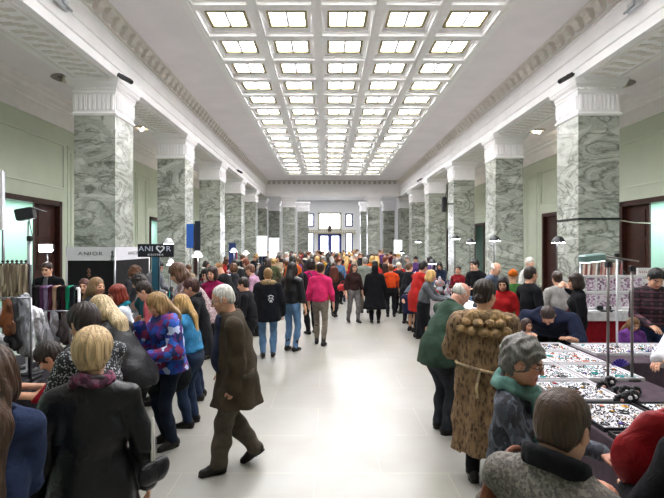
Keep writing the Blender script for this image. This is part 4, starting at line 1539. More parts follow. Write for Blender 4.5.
def handbag(x, y, z, rz, w, h, d, mat, lab, strap=None, smat=None, studs=False, slouch=.0, cat='bag', sw=1., zipm=False):
    """z = height of the bag's bottom; strap = height of the loop above the bag"""
    o = empty('handbag', (x, y, z), rz, lab, cat)
    F = Field((-w, -d - .06, -.05), (w, d + .06, h + .08), .012)
    F.cap((-w * .36, 0, h * .30), (w * .36, 0, h * .30), h * .30, k=.03, sq=((0, 1, 0), d / h * 1.4))
    F.cap((-w * .27, 0, h * .68), (w * .27, 0, h * .68), h * .26, k=.10, sq=((0, 1, 0), d / h * 1.2))
    F.disp(wr_noise(.006 + slouch, 3, 22, 12))
    mesh_obj('bag_body', F.mesh('bag_body'), mat, o)
    if strap:
        m = MB()
        pts = [(w * .30 * sw * math.cos(a), 0, h * .86 + strap * math.sin(a)) for a in [math.pi * k / 12 for k in range(13)]]
        m.tube(pts, .011 if sw == 1 else .006, 6); m.build('strap', smat or mat, o)
    if studs:
        m = MB()
        for i in range(7):
            for j in range(3):
                m.lathe([(.007, 0), (.005, .004), (.001, .006)], 6, M=Matrix.Translation((-w * .36 + i * w * .12, -d * .5, h * .22 + j * .035)) @ Matrix.Rotation(R(90), 4, 'X'))
        m.build('studs', GEM['gold'], o)
    elif zipm:
        m = MB(); m.tube([(-w * .28, -d * .30, h * .80), (0, -d * .40, h * .76), (w * .28, -d * .30, h * .80)], .006, 5); m.build('zip', smat or plain('#8a7a50', .3, metal=.8), o)
    return o

# --- red stall on the right in the middle distance
rt = clothed_table(3.62, 5.3, 7.0, 7.8, 1.0, WCL, 'stall table under a red cloth behind the jewellery table', side_mat=RED)
m = MB(); m.box(-.85, .85, -.435, -.425, -.13, .004); q_ = m.build('runner', WCL, rt); q_.location = (0, 0, 1.0)
o = empty('card_lattice', (4.05, 7.15, 1.02), 0, 'white lattice stand with pink patterned cards on the red table', 'display stand')
m = MB()
for zz in (.0, .26, .52):
    m.box(-.40, .55, -.02, .02, zz, zz + .04)
for k in range(6):
    m.box(-.40 + k * .186, -.38 + k * .186, -.02, .02, 0, .54)
m.box(-.40, .55, -.14, .02, -.02, .0)
m.build('lattice', plain('#dcdadd', .5), o)
for k in range(5):
    for r2 in range(2):
        m = MB(); m.box(-.365 + k * .186, -.215 + k * .186, -.012, -.004, .05 + r2 * .26, .25 + r2 * .26)
        m.build('card', cells('patterned_card', ['#a884a4', '#cbb2c6', '#7a5a78', '#dfd6de', '#e6e0e6'], 40), o)
for i, (px, c) in enumerate(((602, '#16161a'), (611, '#202026'), (622, '#e0dde0'))):
    o = empty('display_box', (wx(px, 7.05), 7.05, 1.0), .2 * i, ['black open gift box on the red table, left', 'black open gift box on the red table, middle', 'white gift box on the red table, right'][i], 'box')
    m = MB(); m.cbox(-.05, .05, -.04, .04, 0, .03, .004); m.build('tray', plain(c, .5), o)
    m = MB(); m.cbox(-.05, .05, .04, .05, .0, .09, .003); m.build('lid', plain(c, .5), o)
# rail with hanging strings behind it
def rail_rack(x0, x1, y, z, lab, items, drop, mat=BLACK, r=.014, legs=True, cat='clothes rack', z0=0.):
    if 3 < y < 5: z0 = .82
    o = empty('rail_rack', ((x0 + x1) / 2, y, z0), 0, lab, cat)
    h = (x1 - x0) / 2
    m = MB(); m.tube([(-h, 0, z - z0), (h, 0, z - z0)], r, 8); m.build('rail', mat, o)
    if legs:
        for s_ in (-1, 1):
            m = MB(); m.tube([(s_ * h, 0, 0.02), (s_ * h, 0, z - z0)], r, 8); m.tube([(s_ * h, -.16, .02), (s_ * h, .16, .02)], r, 8); m.build('upright', mat, o)
    return o
rail_rack(wx(582, 7.9), wx(624, 7.9), 7.95, 1.78, 'grey rail with hanging strings of beads behind the red table', None, None, CHROME)
for i in range(16):
    c = ['#c9a79a', '#8d3a34', '#d9cfc6', '#6b2b2b', '#b88f7c', '#e2dcd6', '#4d3c3c', '#a8605a'][i % 8]
    x = wx(583.5 + i * 2.5, 7.95)
    m = MB()
    pts = [(x + .014 * math.cos(a), 7.95 + .017 * math.sin(a * 1), 1.775 - .32 * abs(math.sin(a / 2))) for a in [2 * math.pi * k / 14 for k in range(14)]]
    m.tube(pts, .008, 5, closed=True)
    tag(m.build('bead_string', plain(c, .4)), '%s bead string on the rail behind the red table, %s from its left end' % (['pale pink', 'brick red', 'cream', 'dark red', 'tan', 'ivory', 'charcoal', 'rose'][i % 8], ['first', 'second', 'third', 'fourth', 'fifth', 'sixth', 'seventh', 'eighth', 'ninth', 'tenth', 'eleventh', 'twelfth', 'thirteenth', 'fourteenth', 'fifteenth', 'sixteenth'][i]), 'necklace', 'bead strings behind the red table')
# white board with red lettering
def text_obj(s_, size, mat, parent, loc, rot=(R(90), 0, 0), name='lettering', ext=.003, sp=1.0, font_scale=(1, 1)):
    cu = bpy.data.curves.new(name, 'FONT'); cu.body = s_; cu.size = size; cu.extrude = ext; cu.align_x = 'CENTER'; cu.align_y = 'CENTER'; cu.space_character = sp
    t = bpy.data.objects.new(name, cu); COL.objects.link(t)
    dg = bpy.context.evaluated_depsgraph_get(); dg.update()
    me = bpy.data.meshes.new_from_object(t.evaluated_get(dg))
    bpy.data.objects.remove(t)
    me.materials.clear(); me.materials.append(mat)
    o = mesh_obj(name, me, mat, parent)
    o.location = loc; o.rotation_euler = rot
    o.scale = (font_scale[0], font_scale[1], 1)
    return o
o = empty('notice_board', (wx(651, 7.5), 7.5, 1.0), 0, 'white board with red writing standing on the red table at the right', 'sign')
m = MB(); m.box(-.24, .24, -.01, .01, .30, .68); m.build('board', plain('#dedadb', .5), o)
m = MB(); m.tube([(0, .01, 0), (0, .01, .3)], .012, 6); m.build('stem', CHROME, o)
for k, zz in enumerate((.60, .50, .40)):
    mm = MB()
    x = -.2
    rr = random.Random(k)
    while x < .18:
        wd = rr.uniform(.015, .03); hh = rr.uniform(.025, .045)
        mm.box(x, x + wd * .3, -.013, -.010, zz, zz + hh); mm.box(x, x + wd, -.013, -.010, zz, zz + .008); x += wd + .012
    mm.build('writing', plain(('#8a2a30', '#4a3a40', '#4a3a40')[k], .6), o)

# --- left: booth with the name band around the first pillar
bx0, bx1, by0, by1 = wx(67, 10.4), wx(115, 10.4), 10.4, 12.4
o = empty('booth_wall', ((bx0 + bx1) / 2, 10.4, 0), 0, 'black panelled booth with a white name band around the front left pillar', 'booth')
cx = (bx0 + bx1) / 2
hb = (bx1 - bx0) / 2
zf0, zf1 = wz(260.5, 10.4), wz(247, 10.4)
PANEL = plain('#0b0a0c', .6, spec=.3); BAND = plain('#d2d1d6', .5)
m = MB(); m.box(-hb, hb, 0, .03, .0, zf0); m.build('front_panel', PANEL, o)
m = MB(); m.box(hb - .03, hb, .03, by1 - by0, .0, zf0); m.build('side_panel', PANEL, o)
m = MB(); m.box(-hb - .01, hb + .01, -.02, .05, zf0, zf1); m.box(hb - .04, hb + .01, .05, by1 - by0, zf0, zf1); m.build('name_band', BAND, o)
m = MB()
for (x, y) in ((-hb, 0), (hb, 0), (hb, 2.0)):
    m.tube([(x, y - .01, 0), (x, y - .01, zf1 + .01)], .022, 8)
m.build('posts', plain('#b5b5b8', .3, metal=.7), o)
text_obj('ANIOR', .155, plain('#57545c', .4), o, (.0, -.026, (zf0 + zf1) / 2), sp=1.15, font_scale=(1.1, .8))
text_obj('ANIOR', .155, plain('#8d8a90', .4), o, (hb + .014, .95, (zf0 + zf1) / 2), rot=(R(90), 0, R(90)), sp=1.15, font_scale=(1.1, .8))
m = MB()
for k in range(6):
    a = R(-50 + 20 * k); 
m.lathe([(.01, -.11), (.05, -.05), (.02, .0), (.045, .04), (.01, .11)], 10, c=(-.04, -.02, 1.42)); m.build('crest', plain('#6b4a3a', .4), o)
m = MB(); m.lathe([(.01, -.11), (.05, -.05), (.02, .0), (.045, .04), (.01, .11)], 10, c=(hb + .01, 1.0, 1.42)); m.build('crest', plain('#8a3a4a', .4), o)
for i, (px, pyy) in enumerate(((117, 253),)):
    o2 = empty('figurine', (bx1 - .03, 10.39, zf1), 0, 'small dark figurine standing at the corner of the white name band', 'figurine')
    o2.location.z = zf0 - .005
    o2.location.y = 10.33
    m = MB(); m.lathe([(.05, 0), (.05, .02), (.02, .03), (.035, .10), (.015, .16), (.028, .20), (.01, .24)], 10); m.build('body', plain('#3a4540', .5), o2)
    m = MB(); m.lathe([(.055, -.02), (.055, 0)], 10); m.build('base', BLACK, o2)
# hanging black sign with heart-tooth logo
Ys = 9.0
sx0, sx1, sz0, sz1 = wx(137.5, Ys), wx(174.5, Ys), wz(257, Ys) - .86, wz(244, Ys) - .86
o = empty('name_sign', ((sx0 + sx1) / 2, Ys, .86), R(-4), 'black shop sign with white lettering and a heart on a pole left of the aisle', 'sign')
hw = (sx1 - sx0) / 2
m = MB(); m.cbox(-hw, hw, -.02, .02, sz0, sz1, .006); m.build('board', plain('#10121c', .4), o)
m = MB(); m.tube([(hw * .1, .04, 0), (hw * .1, .04, sz1)], .015, 8); m.box(-.15, .2, -.1, .18, 0, .02); m.build('pole', BLACK, o)
TXW = plain('#e4e8f0', .4)
text_obj('ANI', .15, plain('#c4cce4', .4), o, (-.20, -.023, sz0 + .165), sp=1.1, font_scale=(1.15, 1))
text_obj('R', .15, plain('#c4cce4', .4), o, (.27, -.023, sz0 + .165), font_scale=(1.15, 1))
text_obj('BIZUTERIA', .055, TXW, o, (-.0, -.023, sz0 + .045), sp=1.3)
m = MB()
n = 24; out_, in_ = [], []
for k in range(n):
    a = 2 * math.pi * k / n
    hx_ = 16 * math.sin(a) ** 3; hz_ = 13 * math.cos(a) - 5 * math.cos(2 * a) - 2 * math.cos(3 * a) - math.cos(4 * a)
    out_.append((hx_ * .0058 + .10, -.026, hz_ * .0054 + sz0 + .165)); in_.append((hx_ * .0036 + .10, -.026, hz_ * .0034 + sz0 + .167))
m._add(out_ + in_ + [(x, y + .004, z) for x, y, z in out_ + in_], [(k, (k + 1) % n, n + (k + 1) % n, n + k) for k in range(n)] + [(2 * n + k, 3 * n + k, 3 * n + (k + 1) % n, 2 * n + (k + 1) % n) for k in range(n)] + [(k, 2 * n + k, 2 * n + (k + 1) % n, (k + 1) % n) for k in range(n)])
m.build('heart_logo', TXW, o)

# --- rows of stalls along both sides
TAB = []
def table_row(side, ys, xa_, xb_):
    for i, (y0, y1) in enumerate(ys):
        nm = '%s market table of the %s row beyond the near stalls' % (ORD[i] if i < 6 else 'last', 'left' if side < 0 else 'right')
        white = (i % 2 == 0)
        m_ = WCL if white else DCL
        clothed_table(xa_, xb_, y0, y1, .86, m_, ('white' if white else 'black') + ' draped ' + nm)
        TAB.append((xa_, xb_, y0, y1, side, i))
table_row(-1, [(7.0, 9.6), (10.6, 13.4), (14.2, 17.6), (18.4, 22.2), (23, 27), (28, 33)], -3.95, -3.15)
table_row(1, [(8.4, 10.6), (11.2, 14.2), (15.0, 18.6), (19.4, 24), (25, 29), (29.8, 34)], 2.0, 2.65)
def base_z(x, y):
    for (a, b, y0, y1, side, i) in TAB:
        if a - .2 < x < b + .2 and y0 - .2 < y < y1 + .2: return .86, min(max(x, a + .15), b - .15), min(max(y, y0 + .15), y1 - .15)
    return 0., x, y
def stand_lamp(px, py, Y, shade_w, lab, col='#ffffff', e=25., down=True, black=True, r=.012, tilt=0, lit=True, base=True):
    x, z = wx(px, Y), wz(py, Y)
    z0, x, Y = base_z(x, Y)
    z -= z0
    o = empty('stand_lamp', (x, Y, z0), 0, lab, 'lamp')
    m = MB(); m.tube([(0, 0, .02), (0, 0, z - .02), (0, -.05, z + .03)], r, 8); m.build('pole', plain('#5b5d60', .4) if black else plain('#c8c8cc', .4), o)
    m = MB(); m.lathe([(.13, 0), (.13, .015), (.03, .03)], 16); m.build('base', BLACK, o)
    M = Matrix.Translation((0, -.05, z)) @ Matrix.Rotation(R(tilt), 4, 'X')
    w_ = shade_w
    m = MB(); m.lathe([(w_, -.045), (w_ * .95, -.02), (w_ * .6, .045), (w_ * .25, .07)], 20, M=M); sh_ = m.build('lamp_shade', BLACK if black else plain('#d8d8da', .4), o)
    m = MB(); m.lathe([(w_ * .9, -.055), (w_ * .9, -.047)], 20, M=M); m.build('bulb', glow('stall_bulb', '#f6f8ff', BULB_E), sh_)
    return o
for (px, py, Y, w_, lab) in ((557, 240, 8.0, .12, 'black shaded stall lamp before the front right pillar'), (494, 238.5, 9.6, .12, 'black shaded stall lamp before the second right pillar'),
                             (470, 241, 12.6, .13, 'black shaded stall lamp before the third right pillar, right one'), (455, 237.5, 12.8, .13, 'black shaded stall lamp before the third right pillar, left one'),
                             (432, 262, 11.5, .11, 'low black lamp on the right row of stalls behind the blond woman'), (418, 241, 17.5, .13, 'small black stall lamp before the fourth right pillar'), (401, 252, 20, .13, 'distant black stall lamp on the right before the fifth pillar')):
    stand_lamp(px, py, Y, w_, lab)
for (px, py, Y, w_, lab) in ((198, 254, 9.8, .12, 'round white stall lamp right of the black shop sign'), (156, 241.5, 9.3, .10, 'white lamp above the black shop sign'), (171.5, 262, 9.4, .08, 'small white lamp below the right end of the black sign'),
                             (234, 250, 14.5, .12, 'white stall lamp near the fourth left pillar'), (246, 252, 17, .12, 'distant white stall lamp near the fifth left pillar')):
    stand_lamp(px, py, Y, w_, lab, black=False)
# flood lamp with barn doors on a slim stand
Yf = 5.6
o = empty('flood_lamp', (wx(27, Yf), Yf, 0), R(15), 'black flood lamp with barn doors on a slim stand in the left doorway', 'lamp')
zf = wz(214, Yf)
m = MB()
for a in (0, 120, 240):
    m.tube([(0, 0, .5), (.35 * math.cos(R(a)), .35 * math.sin(R(a)), .01)], .01, 6)
m.build('tripod', BLACK, o)
m = MB(); m.tube([(0, 0, .45), (.015, 0, zf - .09)], .011, 8); m.build('pole', plain('#8f9a96', .4), o)
m = MB(); m.tube([(.02, 0, zf - .05), (.10, .02, 1.9), (.05, 0, 1.2)], .005, 5); m.build('cable', BLACK, o)
M = Matrix.Translation((.0, 0, zf)) @ Matrix.Rotation(R(-12), 4, 'Y')
m = MB(); m.cbox(-.115, .085, -.07, .07, -.07, .075, .012, M=M); m.build('housing', plain('#1c1d22', .4), o)
m = MB()
m._add([M @ Vector(v) for v in [(.085, -.07, .07), (.085, .07, .07), (.20, .10, .0), (.20, -.10, .0), (.087, -.07, .066), (.087, .07, .066), (.20, .10, -.005), (.20, -.10, -.005)]], [(0, 1, 2, 3), (7, 6, 5, 4), (0, 3, 7, 4), (1, 5, 6, 2), (2, 6, 7, 3), (0, 4, 5, 1)])
m.build('barn_door', plain('#6a6d74', .4), o)
# bare bright lamp by the doorway
Yb_ = 8.7
o = empty('bright_lamp', (wx(46, Yb_), Yb_, 0), 0, 'glaring white lamp behind the man in the black jacket', 'lamp')
zb = wz(248.5, Yb_)
m = MB(); m.tube([(0, .05, .02), (0, .05, zb)], .014, 8); m.lathe([(.16, 0), (.16, .02), (.03, .03)], 14, c=(0, .05, 0)); m.build('stand', BLACK, o)
m = MB(); m.cbox(-.15, .15, 0, .06, zb - .08, zb + .09, .02); m.build('housing', BLACK, o)
m = MB(); m.cbox(-.13, .13, -.02, .0, zb - .065, zb + .075, .008); m.build('bulb', glow('flood_face', '#f8f6ff', 60.), o)

# banners and lit boards among the far stalls
def banner(px0, px1, py0, py1, Y, col, lab, z0=0, mat=None, cat='banner'):
    x0, x1 = wx(px0, Y), wx(px1, Y)
    xc = (x0 + x1) / 2
    zt, zb_ = wz(py0, Y), wz(py1, Y)
    z0, xc, Y = base_z(xc, Y)
    o = empty('banner', (xc, Y, z0), 0, lab, cat)
    h = (x1 - x0) / 2
    zb_ = max(zb_, z0 + .03)
    m = MB(); m.cbox(-h, h, -.012, .012, zb_ - z0, zt - z0, .004); m.build('panel', mat or plain(col, .5), o)
    m = MB(); m.tube([(0, .03, 0), (0, .03, zt - .02 - z0)], .016, 8); m.box(-.12, .12, -.10, .14, 0, .02); m.build('stand', CHROME, o)
banner(186.5, 193.5, 224, 248, 12.6, '#2a62b8', 'narrow bright blue banner at the second left pillar')
banner(195, 200.5, 221, 250, 12.9, '#1d2430', 'narrow black banner beside the bright blue one')
banner(222, 229, 243, 285, 15.5, '#1c2f66', 'narrow navy blue banner at the third left pillar')
banner(231, 237, 252, 285, 15.8, '#a03248', 'narrow red and white banner near the navy one')
banner(152, 160, 256, 290, 9.7, '#164a5c', 'narrow dark teal banner hanging behind the black shop sign')
LB = glow('white_board_glow', '#f2f6ff', .9)  # white display boards; their lit brightness is put into the material as glow
banner(257, 267, 236, 256, 25, '#ffffff', 'bright white display board far down the left row, left one', mat=LB)
banner(269, 279, 238, 258, 26, '#ffffff', 'bright white display board far down the left row, right one', mat=LB)
banner(394, 402, 240, 256, 27, '#ffffff', 'bright white display board far down the right row', mat=LB)
banner(0, 3, 170, 230, 5.2, '#e8e6ea', 'white banner cut by the left edge of the picture')

# --- near left: racks of scarves and fur
o = rail_rack(-4.3, wx(30, 4.0), 4.0, wz(265, 4.0), 'black rail rack with beige fringe at the far left', None, None)
ZR1 = wz(265, 4.0)
frm = cells('fringe_fur', ['#a5947c', '#8a7a66', '#b9ab96', '#7a6a58'], 60, stretch=(1, 1, .06))
for i in range(8):
    x = wx(1.5 + i * 3.6, 4.0)
    F = Field((x - .06, 3.9, ZR1 - .5), (x + .06, 4.1, ZR1 + .06), .01)
    L = .30 + .05 * math.sin(i * 2.1)
    F.cap((x, 4.0, ZR1 - .02), (x + .01, 4.0, ZR1 - L), .019, .024, k=.01)
    F.cap((x, 3.985, ZR1 - .0), (x - .008, 3.96, ZR1 - L * .9), .014, .012, k=.02)
    F.disp(lambda X, Y, Z: .004 * np.sin(170 * X + 3 * np.sin(12 * Z)))
    tag(mesh_obj('fringe_scarf', F.mesh('fringe'), frm), 'beige fringed scarf on the black rail at far left, %s from the left' % ['first', 'second', 'third', 'fourth', 'fifth', 'sixth', 'seventh', 'eighth'][i], 'scarf', 'beige fringed scarves')
for i in range(6):
    o = empty('clothes_clip', (wx(3 + i * 4.6, 4.0), 4.0, ZR1 + .012), 0, 'black hook on the rail at far left, %s from the left' % ORD[i], 'hook', 'hooks on the rail')
    m = MB(); m.tube([(0, -.02, -.01), (0, 0, .012), (0, .02, -.01)], .008, 6); m.lathe([(.004, .01), (.016, .022), (.004, .034)], 8); m.build('hook', BLACK, o)
rail_rack(wx(32, 4.6), wx(79, 4.6), 4.6, wz(288.5, 4.6), 'white rail with colourful scarves at the left stall', None, None, plain('#dcdade', .4))
ZR2 = wz(288.5, 4.6)
SC = [('#1c1a1e', 'black'), ('#2a2428', 'charcoal'), ('#5e3a5c', 'plum'), ('#8a7a9a', 'lilac'), ('#4a1f33', 'wine'), ('#a88a74', 'beige'), ('#241d20', 'dark brown'), ('#3a1e28', 'burgundy'), ('#1a8a68', 'emerald green'), ('#1d1f28', 'black blue')]
for i, (c, nm) in enumerate(SC):
    x = wx(36 + i * 4.3, 4.6)
    L = .27 + .04 * math.sin(i * 3.3)
    F = Field((x - .07, 4.5, ZR2 - .5), (x + .07, 4.7, ZR2 + .05), .01)
    F.cap((x - .008, 4.57, ZR2 + .005), (x - .008, 4.565, ZR2 - L), .020, .024, k=.01)
    F.cap((x + .008, 4.63, ZR2 + .005), (x + .008, 4.635, ZR2 - L * .85), .019, .022, k=.01)
    F.cap((x, 4.57, ZR2 + .012), (x, 4.63, ZR2 + .012), .018, k=.02)
    F.disp(lambda X, Y, Z: .004 * np.sin(140 * X + 2 * np.sin(15 * Z)))
    tag(mesh_obj('hanging_scarf', F.mesh('scarf'), cloth(c)), '%s scarf hanging from the white rail, %s' % (nm, 'left end' if i < 3 else 'middle' if i < 7 else 'right end'), 'scarf', 'scarves on the white rail')
post('display_post', wx(30, 4.3), 4.3, .82, wz(238, 4.3), .014, plain('#a8b0b4', .3, metal=.6), 'slim steel post between the two scarf racks', .12)
clothed_table(-4.7, -3.0, 3.1, 5.0, .82, DCL, 'fur and hat stall table with a dark cloth at the near left')
furs = [(-3.35, 3.4, '#c9c8cc', 'pale grey'), (-3.72, 3.55, '#3a3436', 'charcoal'), (-3.38, 3.85, '#dcdbe0', 'white'), (-3.80, 4.05, '#8c5a2c', 'ginger'), (-3.40, 4.3, '#e4e3e8', 'snow white'), (-3.78, 4.5, '#9c9a9e', 'mid grey'), (-3.36, 4.72, '#55484a', 'brown grey'), (-4.15, 3.7, '#b9b3ae', 'beige grey'), (-4.15, 4.2, '#2a2628', 'black')]
def furmat(c):
    return cells('fur_' + c.strip('#'), [c, c, '#' + ''.join('%02x' % int(int(c[i:i + 2], 16) * .7) for i in (1, 3, 5)), '#' + ''.join('%02x' % int(int(c[i:i + 2], 16) * .85) for i in (1, 3, 5))], 26, fuzz=.04, stretch=(1, 1, .4))
for i, (x, y, c, nm) in enumerate(furs):
    # fur hats stacked on little stands
    hgt = [.42, .5, .36, .62, .55, .5, .4, .6, .5][i]
    o = empty('fur_hat', (x, y, .82), 0, '%s fur hat on a stand on the near left stall' % nm, 'hat', 'fur hats on the left stall')
    m = MB(); m.lathe([(.09, 0), (.09, .012), (.012, .03), (.012, hgt - .1), (.05, hgt - .06)], 12); m.build('stand', plain('#bdbcc2', .4), o)
    F = Field((-.2, -.2, hgt - .36), (.2, .2, hgt + .16), .014)
    F.ell((0, 0, hgt), (.13, .14, .10), k=.03)
    F.cap((.09, .02, hgt - .03), (.10, .03, hgt - .22), .045, .03, k=.03); F.cap((-.09, .02, hgt - .03), (-.10, .03, hgt - .24), .045, .03, k=.03)
    F.disp(lambda X, Y, Z: .009 * np.sin(70 * X + 2 * np.sin(60 * Z)) * np.sin(66 * Z + 2 * np.sin(50 * Y)) + .004 * np.sin(120 * Y + 90 * X))
    mesh_obj('fur', F.mesh('fur'), furmat(c), o)
# grey and white shawls hung below the rails
for i, (px, py0, py1, Y, c, nm) in enumerate(((14, 300, 345, 3.85, '#2a2a2e', 'black'), (21, 298, 350, 3.9, '#8a8c94', 'silver grey'), (27, 296, 352, 3.95, '#c8cad0', 'white and grey'), (7, 302, 330, 3.8, '#7a4420', 'rust orange'), (44, 314, 350, 4.4, '#d2d2d8', 'pale grey'), (54, 313, 348, 4.42, '#bdbcc4', 'soft grey'), (64, 314, 340, 4.44, '#4a4042', 'dark taupe'))):
    x = wx(px, Y); z0, z1 = wz(py0, Y), wz(py1, Y)
    F = Field((x - .12, Y - .1, z1 - .06), (x + .12, Y + .1, z0 + .08), .012)
    F.cap((x, Y, z0), (x + .02, Y, z1), .03, .05, k=.02, sq=((0, 1, 0), .8))
    F.cap((x + .02, Y - .02, z0 - .03), (x - .03, Y - .03, z1 + .06), .02, .03, k=.02)
    F.disp(lambda X, Y_, Z: .006 * np.sin(110 * X + 3 * np.sin(20 * Z)))
    ob = tag(mesh_obj('fur_shawl', F.mesh('shawl'), furmat(c)), '%s fur shawl hanging at the near left stall' % nm, 'shawl', 'shawls at the left stall')
# two thin cross rails that carry them
rail_rack(-3.75, wx(31, 3.88), 3.88, wz(298, 3.88), 'low chrome rail carrying the fur shawls at far left', None, None, CHROME, .009, cat='clothes rack')
rail_rack(wx(38, 4.42), wx(70, 4.42), 4.42, wz(311, 4.42), 'low chrome rail carrying grey shawls below the white rail', None, None, CHROME, .009, cat='clothes rack')

# --- goods on the rows of stalls
def bust_mesh():
    F = Field((-.14, -.1, 0), (.14, .1, .36), .014)
    F.cap((0, 0, .02), (0, 0, .03), .075, k=.01); F.cap((0, 0, .03), (0, 0, .10), .02, k=.02)
    F.cap((-.05, 0, .17), (.05, 0, .17), .055, k=.03, sq=((0, 1, 0), .5)); F.cap((0, 0, .12), (0, 0, .17), .05, .07, k=.03, sq=((0, 1, 0), .5)); F.cap((0, .0, .2), (0, .01, .29), .032, .028, k=.03)
    n_ = MB(); n_.tube([(.062 * math.sin(a), -.022 - .018 * (1 + math.cos(a)) * .6, .205 - .05 * math.cos(a) - .01) for a in [2 * math.pi * k / 14 for k in range(14)]], .006, 6, closed=True)
    return F.mesh('bust'), n_.me('necklace')
bm_, nm_ = bust_mesh(); bm_.materials.append(WHITE); nm_.materials.append(WHITE)
def objmat(o, m):
    o.material_slots[0].link = 'OBJECT'; o.material_slots[0].material = m
pr = random.Random(11)
BC = [('black', '#17171a'), ('white', '#dedce0'), ('beige', '#b8a68c'), ('grey', '#8a8a90')]
NC = ['turquoise', 'red', 'gold', 'amber', 'black', 'silver', 'purple', 'orange']
seen_l = set()
for (xa_, xb_, y0, y1, side, i) in TAB:
    sn = 'left' if side < 0 else 'right'
    n = 6 if i < 3 else 4
    for k in range(n):
        y = y0 + (k + .5) * (y1 - y0) / n
        x = (xa_ + xb_) / 2 + pr.uniform(-.22, .22)
        where = 'on %s %s table, %s' % (sn, ORD[i], ['nearest', 'second item', 'third item', 'fourth item', 'fifth item', 'farthest'][k])
        t = (k + i) % 3
        if t < 2:
            bc = pr.choice(BC); nc = pr.choice(NC)
            o = empty('necklace_bust', (x, y, .86), R(pr.uniform(-60, 60)), '%s bust with a %s necklace %s' % (bc[0], nc, where), 'display bust', 'necklace busts on the stalls')
            a = mesh_obj('bust', bm_, parent=o); objmat(a, plain(bc[1], .6)); b = mesh_obj('necklace', nm_, parent=o); objmat(b, GEM[nc])
            s_ = pr.uniform(1.0, 1.35); o.scale = (s_,) * 3
        else:
            bc = pr.choice(BC)
            o = empty('tiered_stand', (x, y, .86), R(pr.uniform(-20, 20)), '%s tiered jewellery stand %s' % (bc[0], where), 'display stand', 'tiered stands on the stalls')
            m = MB(); m.tube([(0, 0, 0), (0, 0, .42)], .01, 6); m.lathe([(.08, 0), (.08, .012), (.02, .02)], 12); m.build('pole', plain(bc[1], .5), o)
            for q in range(3):
                m = MB(); m.lathe([(.11 - q * .025, .12 + q * .12), (.12 - q * .025, .14 + q * .12), (.01, .13 + q * .12)], 12); m.build('tier', plain(bc[1], .5), o)
                m = MB()
                for w_ in range(9):
                    a_ = 2 * math.pi * w_ / 9; rr = .11 - q * .025
                    m.tube([(rr * math.cos(a_), rr * math.sin(a_), .125 + q * .12), (rr * math.cos(a_), rr * math.sin(a_), .07 + q * .12)], .005, 5)
                tag(m.build('pendants', GEM[pr.choice(NC)], o), kind='stuff')
# ------------------------------------------------------------------ the visitors
OCC = []
def place(label, px, ytop, Y, yaw, feet=None, group=None, cat='person', dfac=(.90, 1.10), **sp):
    """put a person so that the crown of the head stands at pixel column px, row ytop, at depth Y"""
    H0 = sp.get('H', 1.66)
    want = wz(ytop, Y)
    for _ in range(3):
        g = Fig(**{k: v for k, v in dict(sp, H=H0).items()})
        top = g.hc[2] + .128 * g.k + (.0 if not sp.get('hair') else .012)
        if feet is None or True:
            H0 = min(max(H0 * want / top, sp.get('H', 1.66) * dfac[0]), sp.get('H', 1.66) * dfac[1])
    sp['H'] = H0
    g = Fig(**sp)
    top = g.hc[2] + .14 * g.k
    M = Matrix.Rotation(R(yaw), 4, 'Z')
    h = M @ Vector([float(v) for v in g.hc])
    if feet:
        f = M @ Vector([float(v) for v in (g.an[0] + g.an[1]) / 2])
        Yf_ = CZ * FPX / (feet[1] - VY)
        loc = (wx(feet[0], Yf_) - f.x, Yf_ - f.y, 0)
    else:
        loc = (wx(px, Y) - h.x, Y - h.y, 0)
    if Y > 5: sp.setdefault('res', .026); sp.setdefault('hres', .014)
    if Y > 8: sp['res'] = max(sp['res'], .028); sp['hres'] = max(sp['hres'], .016)
    o = make_person(sp, loc, yaw, label, group, cat)
    OCC.append((loc[0], loc[1]))
    hz = loc[2] + top
    return o
SH = leather('#16130f'); SHB = dict(m=SH, boot=.22); SHL = dict(m=SH)
JE = cloth('#2a3550'); JEL = cloth('#5f80a4'); BKT = cloth('#1b1a1e'); GRT = cloth('#574f45')
def T(c, **k): d = dict(m=cloth(c)); d.update(k); return d
def h(s, c, **k): d = dict(s=s, c=c); d.update(k); return d
HR = .0048
dots = cells('dotted_jacket', ['#c6c6ca', '#b0b0b6', '#1d1e24', '#15161b'], 62, mode=(.0, .30, .40, 1.))
floral = cells('floral_jacket', ['#1c3a98', '#2a62c4', '#7a2050', '#13245c', '#b8c4e4', '#2450b0', '#5a2a80'], 17, fuzz=.05)
leopard = cells('leopard_fur', ['#33241a', '#4a3524', '#6e563c', '#8a6d4c'], 38, mode=(.0, .26, .40, .8), fuzz=.05, stretch=(1, 1, .38))
greyknit = cells('patterned_coat', ['#2a2c34', '#3c404a', '#1c1d24', '#565a66', '#30323c'], 38, stretch=(1, 1, .6), fuzz=.05)
tweed = cells('tweed_coat', ['#5a544d', '#68615a', '#4c4742', '#777068'], 120)
pl_m = plaid('plaid_shirt', '#2c1c24', '#5a3440', '#14101a')
roseknit = cells('rose_knit', ['#8a6f74', '#a08a8c', '#6e565c', '#b8a4a4'], 45, stretch=(1, 1, 2.5), fuzz=.03)

